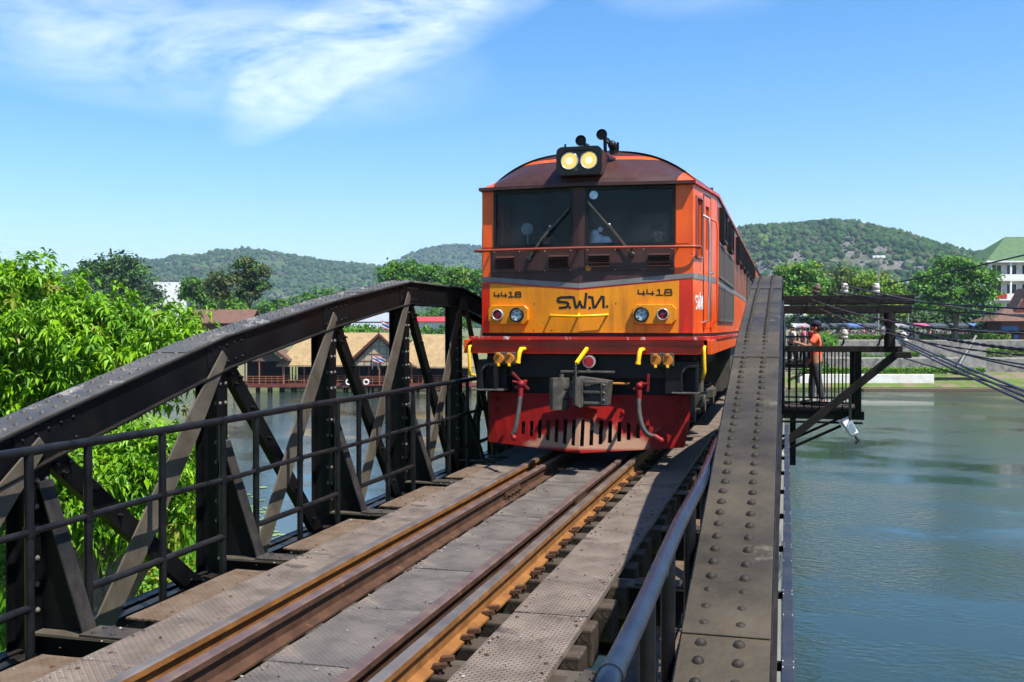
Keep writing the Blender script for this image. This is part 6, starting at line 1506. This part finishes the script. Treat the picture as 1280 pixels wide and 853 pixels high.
r = N.new('ShaderNodeMapRange'); r.inputs[1].default_value = .42; r.inputs[2].default_value = .58; r.inputs[3].default_value = .06; r.inputs[4].default_value = .9; L.new(n2.outputs['Fac'], r.inputs[0])
bmp = N.new('ShaderNodeBump'); bmp.inputs['Distance'].default_value = .11; L.new(n1.outputs['Fac'], bmp.inputs['Height']); L.new(r.outputs[0], bmp.inputs['Strength']); L.new(bmp.outputs[0], p.inputs['Normal'])
m = MB(); m.add([(-2600, -300, WATER), (2200, -300, WATER), (2200, 900, WATER), (-2600, 900, WATER)], [(0, 1, 2, 3)], 0); wt = m.build('water', 'water', loc=(0, 0, WATER)); wt['kind'] = 'structure'
m = MB(); m.add([(-3250, -390, WATER - 2.2), (2250, -390, WATER - 2.2), (2250, 4050, WATER - 2.2), (-3250, 4050, WATER - 2.2)], [(0, 1, 2, 3)], 0); gd = m.build('ground', 'far_ground', loc=(0, 0, WATER - 2.2)); gd['kind'] = 'structure'
# lilies
rg = np.random.default_rng(9); P = []
for (px, py, sx, sy, n) in ((272, 655, 30, 18, 500), (270, 700, 34, 20, 620), (245, 600, 20, 12, 160), (285, 735, 30, 14, 420), (330, 690, 24, 8, 120), (225, 670, 20, 20, 200)):
    for _ in range(n):
        x, y_ = px + rg.normal() * sx, py + rg.normal() * sy; rr_ = ray(x, y_)
        if rr_[2] >= -.05: continue
        t = (WATER + .02 - EYE) / rr_[2]; P.append((rr_[0] * t, rr_[1] * t, WATER + .02 + .02 * rg.random(), rg.uniform(.10, .26)))
V = []; Fq = []
for (x, y_, z, r_) in P:
    a0 = rg.random() * 6.3; b = len(V)
    for j in range(8): a = a0 + j * .72; V.append((x + r_ * math.cos(a), y_ + r_ * math.sin(a), z + .02 * math.sin(a * 2) * r_))
    Fq.append([b + j for j in range(8)])
lo = np_mesh('water_lilies', np.array(V), np.array(Fq), ['lily'], np.zeros(len(Fq)), smooth=False); lo['kind'] = 'stuff'
# grass on the near bank
n = 26000; X = rg.uniform(-42, -4, n); Y = rg.uniform(4, 62, n); sz = shore(X) - Y; keep = (sz > .3) & (sz < 26); X, Y = X[keep], Y[keep]; Z = nearz(X, Y); n = len(X)
h = (.35 + .55 * rg.random(n)); a = rg.uniform(0, 6.28, n); w = .05 + .05 * rg.random(n); lx, ly = rg.normal(size=n) * .22, rg.normal(size=n) * .22
V = np.stack([np.stack([X - np.cos(a) * w, Y - np.sin(a) * w, Z - .05], 1), np.stack([X + np.cos(a) * w, Y + np.sin(a) * w, Z - .05], 1), np.stack([X + lx + np.cos(a) * w * .4, Y + ly + np.sin(a) * w * .4, Z + h], 1), np.stack([X + lx * 1.8, Y + ly * 1.8, Z + h * 1.05], 1)], 1).reshape(-1, 3)
go = np_mesh('grass', V, np.arange(n * 4).reshape(n, 4), ['leaf_bright', 'leaf_yellow'], (rg.random(n) > .6).astype(int), smooth=False); go['kind'] = 'stuff'
def shrub(px, py, d, rx, rz, mats, label, seed, ls=.3):
    bz = hz(py + rz, d); tree('riverside_shrub', label, px, d, bz, [pl(px, py, rx, rz, d, px, bz), pl(px - rx * .5, py + rz * .3, rx * .6, rz * .6, d, px, bz), pl(px + rx * .5, py + rz * .3, rx * .6, rz * .6, d, px, bz)], mats, 150, 34, .22, ls * .5, .06, 'shrubs on the near bank', seed, 'shrub')
shrub(175, 738, 26, 45, 22, ['leaf_yellow', 'leaf_bright', 'leaf_mango_young'], 'yellow green broad leaved shrub under the first railing bay', 81); shrub(225, 735, 28, 30, 16, ['leaf_bright', 'leaf_yellow', 'leaf_mid'], 'leafy shrub at the shore beside the lilies', 82)
shrub(20, 640, 27, 40, 26, ['leaf_bright', 'leaf_mid', 'leaf_yellow'], 'green shrub at the left edge under the railing', 83, .34); shrub(15, 720, 25, 40, 26, ['leaf_yellow', 'leaf_bright', 'leaf_mid'], 'grassy shrub at the lower left corner', 84); shrub(100, 745, 24, 40, 20, ['leaf_mid', 'leaf_bright', 'leaf_yellow'], 'shrub behind the first knee bracket', 85)

t_ = (1 + 5 ** .5) / 2
ICO = unit(np.array([(-1, t_, 0), (1, t_, 0), (-1, -t_, 0), (1, -t_, 0), (0, -1, t_), (0, 1, t_), (0, -1, -t_), (0, 1, -t_), (t_, 0, -1), (t_, 0, 1), (-t_, 0, -1), (-t_, 0, 1)], float))
ICF = np.array([(0, 11, 5), (0, 5, 1), (0, 1, 7), (0, 7, 10), (0, 10, 11), (1, 5, 9), (5, 11, 4), (11, 10, 2), (10, 7, 6), (7, 1, 8), (3, 9, 4), (3, 4, 2), (3, 2, 6), (3, 6, 8), (3, 8, 9), (4, 9, 5), (2, 4, 11), (6, 2, 10), (8, 6, 7), (9, 8, 1)])
# loose stones and grit lying on the deck
n = 900; sx_ = rg.choice([0, 1, 2, 3], n, p=[.4, .25, .25, .1]); lo = np.array([-2.40, -3.28, -1.44, -3.52])[sx_]; hi = np.array([-1.92, -2.78, -1.07, -3.33])[sx_]; zz = np.array([FLOOR + .026, FLOOR + .019, FLOOR + .038, FLOOR + .014])[sx_]
e_ = rg.random(n); e_ = np.where(rg.random(n) < .6, np.where(e_ < .5, e_ ** 2 * .6, 1 - (1 - e_) ** 2 * .6), e_); X = lo + (hi - lo) * e_; Y = rg.uniform(2.8, 11, n); s_ = .003 + .006 * rg.random(n) ** 2.5
V = np.stack([X, Y, zz + s_ * .4], 1)[:, None] + ICO[None] * s_[:, None, None] * (1 + .25 * rg.normal(size=(n, 12, 1))) * np.array([1, 1, .7])
gr = np_mesh('gravel', V.reshape(-1, 3), (np.arange(n)[:, None, None] * 12 + ICF[None]).reshape(-1, 3), ['concrete', 'rail_dark'], np.repeat((rg.random(n) > .6).astype(int), 20), smooth=False); gr['kind'] = 'stuff'

# hills: ridge profiles with wooded relief
WOODS = []
def hill(pts, depth, width, mat, seed, rough):
    pxs = np.linspace(pts[0][0], pts[-1][0], 420); pys = np.interp(pxs, [p_[0] for p_ in pts], [p_[1] for p_ in pts]); k = np.ones(13) / 13; pys = np.convolve(np.pad(pys, 6, 'edge'), k, 'valid')
    T_ = np.linspace(0, 1.35, 95); PX, TT = np.meshgrid(pxs, T_); H = (409 - np.interp(PX, pxs, pys)) / F * depth + EYE + .4
    X = (PX - 640) / F * depth; Yd = depth - width + width * TT
    g = np.where(TT <= 1, np.sin(np.clip(TT, 0, 1) * np.pi / 2) ** 1.5, 1 - 1.2 * (TT - 1) ** 1.2)
    env = np.clip(TT * 1.6, 0, 1); rid = fbm(X * .9 + Yd * .25, Yd * .6, width * .42, 4, seed); rid = np.abs(rid)
    Z = -.4 + H * g - rough * 3.0 * rid * env * np.clip(1 - TT * .97, .0, 1) * np.clip(H / 60, .3, 1.4)
    Z = Z + rough * env * (.28 * fbm(X, Yd, 60, 3, seed + 1) + .34 * np.random.default_rng(seed).normal(size=X.shape).clip(-1.5, 2))
    V = np.stack([cs * X - sn * Yd, sn * X + cs * Yd, Z], 2).reshape(-1, 3); nx, ny = len(pxs), len(T_); WOODS.append((V.reshape(ny, nx, 3), depth))
    i = np.arange((ny - 1) * (nx - 1)); r_, c_ = i // (nx - 1), i % (nx - 1); q = r_ * nx + c_
    o = np_mesh('hills', V, np.stack([q, q + 1, q + nx + 1, q + nx], 1), [mat], np.zeros(len(i)), smooth=True); o['kind'] = 'structure'
def hillmat(name, c1, c2, rock, rt, sc):
    m_ = pm(name, c1, c2, rough=.95, scale=sc, lo=.40, hi=.60, bump=1.0, bscale=sc * 9, c3=rock, s3=sc * .55, t3=rt, spec=.1); MT[name] = m_
    for nd in m_.node_tree.nodes:
        if nd.type == 'BUMP': nd.inputs['Distance'].default_value = 7.
for nm, a, b_ in (('wood_dark', (.018, .048, .014), (.03, .066, .018)), ('wood_mid', (.028, .072, .018), (.042, .092, .022)), ('wood_olive', (.05, .068, .03), (.075, .088, .042)), ('wood_light', (.06, .11, .022), (.09, .14, .03))): mk(nm, a, b_, rough=1., scale=.02, spec=.05)
hillmat('hill_near', (.040, .075, .022), (.10, .14, .04), (.19, .175, .16), .47, .012); hillmat('hill_far', (.035, .07, .026), (.07, .115, .036), (.15, .135, .08), .58, .010)
hill([(860, 330), (890, 300), (920, 290), (950, 290), (985, 285.5), (1019, 283), (1046, 289), (1070, 300), (1104, 311), (1145, 323), (1180, 332), (1230, 345), (1300, 362), (1360, 385)], 1250, 620, 'hill_near', 3, 2.6)
hill([(1060, 380), (1110, 338), (1150, 326), (1175, 323), (1206, 318), (1243, 318), (1300, 312), (1400, 318), (1500, 350)], 1900, 700, 'hill_far', 4, 3.2)
hill([(-160, 372), (0, 366), (80, 346), (130, 344), (164, 337), (189, 326), (217, 331), (238, 327), (258, 322), (283, 325), (300, 317), (314, 314), (361, 321), (424, 331), (480, 337), (540, 350), (600, 365), (680, 390)], 2200, 900, 'hill_far', 6, 3.4)
hill([(400, 372), (450, 348), (503, 327), (525, 317), (543, 312), (570, 309), (600, 310), (660, 330), (740, 350), (840, 380)], 3000, 900, 'hill_far', 8, 4.0)
hill([(-400, 380), (-200, 352), (-60, 346), (40, 347), (100, 345), (150, 352), (220, 380)], 3100, 800, 'hill_far', 9, 4.0)

# woods on the hillsides: one rough crown per tree
for hi, ((G, dep), cnt) in enumerate(zip(WOODS, (17000, 6000, 14000, 6000, 3000))):
    rg = np.random.default_rng(200 + hi); ny, nx = G.shape[:2]; jm = int(ny / 1.35 * 1.03)
    fi = rg.uniform(2, jm, cnt); fj = rg.uniform(1, nx - 2, cnt); i0 = fi.astype(int); j0 = fj.astype(int)
    C = G[i0, j0] * (1 - (fi - i0))[:, None] + G[i0 + 1, j0] * (fi - i0)[:, None]; C = C + (G[i0, j0 + 1] - G[i0, j0]) * (fj - j0)[:, None]
    den = fbm(C[:, 0], C[:, 1], 190, 4, 60 + hi); rk = np.exp(-((C[:, 2] - (56 if hi == 0 else 999)) / 20) ** 2) * .42; k = den - rk + rg.normal(size=cnt) * .28 > -.40; C = C[k]; den = den[k]; n = len(C)
    s_ = (1.9 + 3.0 * rg.random(n) ** 2) * (dep / 1500) ** .5; sc = np.stack([s_, s_, s_ * rg.uniform(.7, 1.25, n)], 1)
    V = C[:, None] + ICO[None] * sc[:, None] * (1 + .28 * rg.normal(size=(n, 12, 1))) + np.array([0, 0, 1.])[None, None] * (s_ * .45)[:, None, None]
    Fq = (np.arange(n)[:, None, None] * 12 + ICF[None]).reshape(-1, 3); mi = np.repeat(np.digitize(rg.random(n) + .35 * den, (.45, .8, 1.05)), 20)
    o = np_mesh('hill_woods', V.reshape(-1, 3), Fq, ['wood_dark', 'wood_mid', 'wood_olive', 'wood_light'], mi, smooth=True); o['kind'] = 'stuff'

# ------------------------------------------------------------------ light, sky, camera
SUN = Vector((.50, -.27, 1.)).normalized()
el = math.asin(SUN.z); az = math.atan2(SUN.x, SUN.y)
sl_ = bpy.data.lights.new('sun', 'SUN'); sl_.energy = 4.8; sl_.angle = R(.55); sl_.color = (1., .95, .87)
so = bpy.data.objects.new('sun', sl_); COL.objects.link(so); so.rotation_euler = (-SUN).to_track_quat('-Z', 'Y').to_euler(); so.location = (20, -20, 60)
W = bpy.data.worlds.new('World'); S.world = W; W.use_nodes = True; nt = W.node_tree; N, L = nt.nodes, nt.links; N.clear()
out = N.new('ShaderNodeOutputWorld'); bg = N.new('ShaderNodeBackground'); L.new(bg.outputs[0], out.inputs[0]); bg.inputs[1].default_value = .112
sky = N.new('ShaderNodeTexSky'); sky.sky_type = 'NISHITA'; sky.sun_disc = False; sky.sun_elevation = el; sky.sun_rotation = az; sky.altitude = 0; sky.air_density = 1.0; sky.dust_density = .5; sky.ozone_density = 3.2
hs = N.new('ShaderNodeHueSaturation'); hs.inputs['Saturation'].default_value = 1.34; hs.inputs['Value'].default_value = 1.0; L.new(sky.outputs[0], hs.inputs['Color'])
# thin cirrus, placed by compass direction
tc = N.new('ShaderNodeTexCoord'); mp = N.new('ShaderNodeMapping'); mp.vector_type = 'TEXTURE'; mp.inputs['Rotation'].default_value = (0, 0, TH); L.new(tc.outputs['Generated'], mp.inputs[0])
sx = N.new('ShaderNodeSeparateXYZ'); L.new(mp.outputs[0], sx.inputs[0])
def M_(op, a, b=None):
    x = N.new('ShaderNodeMath'); x.operation = op
    for i, v in enumerate((a, b)):
        if v is None: continue
        if isinstance(v, (int, float)): x.inputs[i].default_value = v
        else: L.new(v, x.inputs[i])
    return x.outputs[0]
yy = M_('MAXIMUM', sx.outputs[1], .02); u = M_('DIVIDE', sx.outputs[0], yy); v = M_('DIVIDE', sx.outputs[2], yy)
cv = N.new('ShaderNodeCombineXYZ'); L.new(u, cv.inputs[0]); L.new(v, cv.inputs[1])
def cnoise(rot, scl, det, ro, dist, seed):
    q = N.new('ShaderNodeMapping'); q.inputs['Rotation'].default_value = (0, 0, R(rot)); q.inputs['Scale'].default_value = scl; q.inputs['Location'].default_value = (seed, seed * .7, 0); L.new(cv.outputs[0], q.inputs[0])
    n = N.new('ShaderNodeTexNoise'); n.inputs['Scale'].default_value = 1; n.inputs['Detail'].default_value = det; n.inputs['Roughness'].default_value = ro; n.inputs['Distortion'].default_value = dist; L.new(q.outputs[0], n.inputs['Vector']); return n.outputs['Fac']
def blob(cu, cvv, ru, rv, rot):
    c, s_ = math.cos(R(rot)), math.sin(R(rot)); du = M_('SUBTRACT', u, cu); dv = M_('SUBTRACT', v, cvv)
    a = M_('DIVIDE', M_('ADD', M_('MULTIPLY', du, c), M_('MULTIPLY', dv, s_)), ru); b = M_('DIVIDE', M_('SUBTRACT', M_('MULTIPLY', dv, c), M_('MULTIPLY', du, s_)), rv)
    r2 = M_('ADD', M_('MULTIPLY', a, a), M_('MULTIPLY', b, b)); return M_('MAXIMUM', M_('SUBTRACT', 1., r2), 0.)
uu = lambda px: (px - 640) / F
vv = lambda py: (409 - py) / F
env = M_('ADD', M_('MULTIPLY', blob(uu(378), vv(92), .105, .046, 40), 1.0), M_('ADD', M_('MULTIPLY', blob(uu(210), vv(45), .34, .085, -8), .72), M_('ADD', M_('MULTIPLY', blob(uu(500), vv(28), .20, .055, 20), .9), M_('MULTIPLY', blob(uu(860), vv(0), .10, .025, 0), .2))))
stre = cnoise(-22, (4.2, 12, 1), 10, .64, 1.1, 3.1); fine = cnoise(-30, (14, 40, 1), 8, .68, .9, 8.3)
st = M_('ADD', M_('MULTIPLY', stre, .72), M_('MULTIPLY', fine, .28))
rr = N.new('ShaderNodeMapRange'); rr.inputs[1].default_value = .36; rr.inputs[2].default_value = .74; L.new(st, rr.inputs[0])
mask = M_('MULTIPLY', M_('MINIMUM', env, 1.), rr.outputs[0]); mask = M_('MINIMUM', M_('MULTIPLY', mask, .85), .8)
cm = N.new('ShaderNodeMix'); cm.data_type = 'RGBA'; L.new(mask, cm.inputs[0]); L.new(hs.outputs[0], cm.inputs[6]); cm.inputs[7].default_value = (7.4, 7.8, 8.2, 1); L.new(cm.outputs[2], bg.inputs[0])

HAZE = .00015
if HAZE:
    hm = bpy.data.materials.new('haze'); nt, N, L = nodes_of(hm); out = N.new('ShaderNodeOutputMaterial'); pv = N.new('ShaderNodeVolumePrincipled'); L.new(pv.outputs[0], out.inputs['Volume'])
    pv.inputs['Color'].default_value = (.62, .77, 1., 1); pv.inputs['Density'].default_value = HAZE; pv.inputs['Anisotropy'].default_value = .2; MT['haze'] = hm
    m = MB(); m.box(-3300, 2300, -400, 4100, WATER - 3.2, 330, 0); ho = m.build('haze', 'haze'); ho['kind'] = 'stuff'

cam = bpy.data.cameras.new('camera'); co = bpy.data.objects.new('camera', cam); COL.objects.link(co); S.camera = co
cam.sensor_width = 36; cam.lens = F / 1280 * 36; S.cycles.use_adaptive_sampling = True; S.cycles.adaptive_threshold = .025; cam.clip_start = .05; cam.clip_end = 20000
co.location = (0, 0, EYE); co.rotation_euler = (math.pi / 2 - PIT, 0, TH)
S.view_settings.view_transform = 'Standard'; S.view_settings.look = 'None'; S.view_settings.exposure = .95; S.view_settings.gamma = 1; S.view_settings.use_curve_mapping = False
S.render.engine = 'CYCLES'; S.cycles.use_denoising = True; S.cycles.max_bounces = 6; S.cycles.transparent_max_bounces = 12; S.cycles.volume_bounces = 0; S.cycles.caustics_reflective = False; S.cycles.caustics_refractive = False
S.cycles.sample_clamp_indirect = 6.
S.render.resolution_x = 1024; S.render.resolution_y = 682
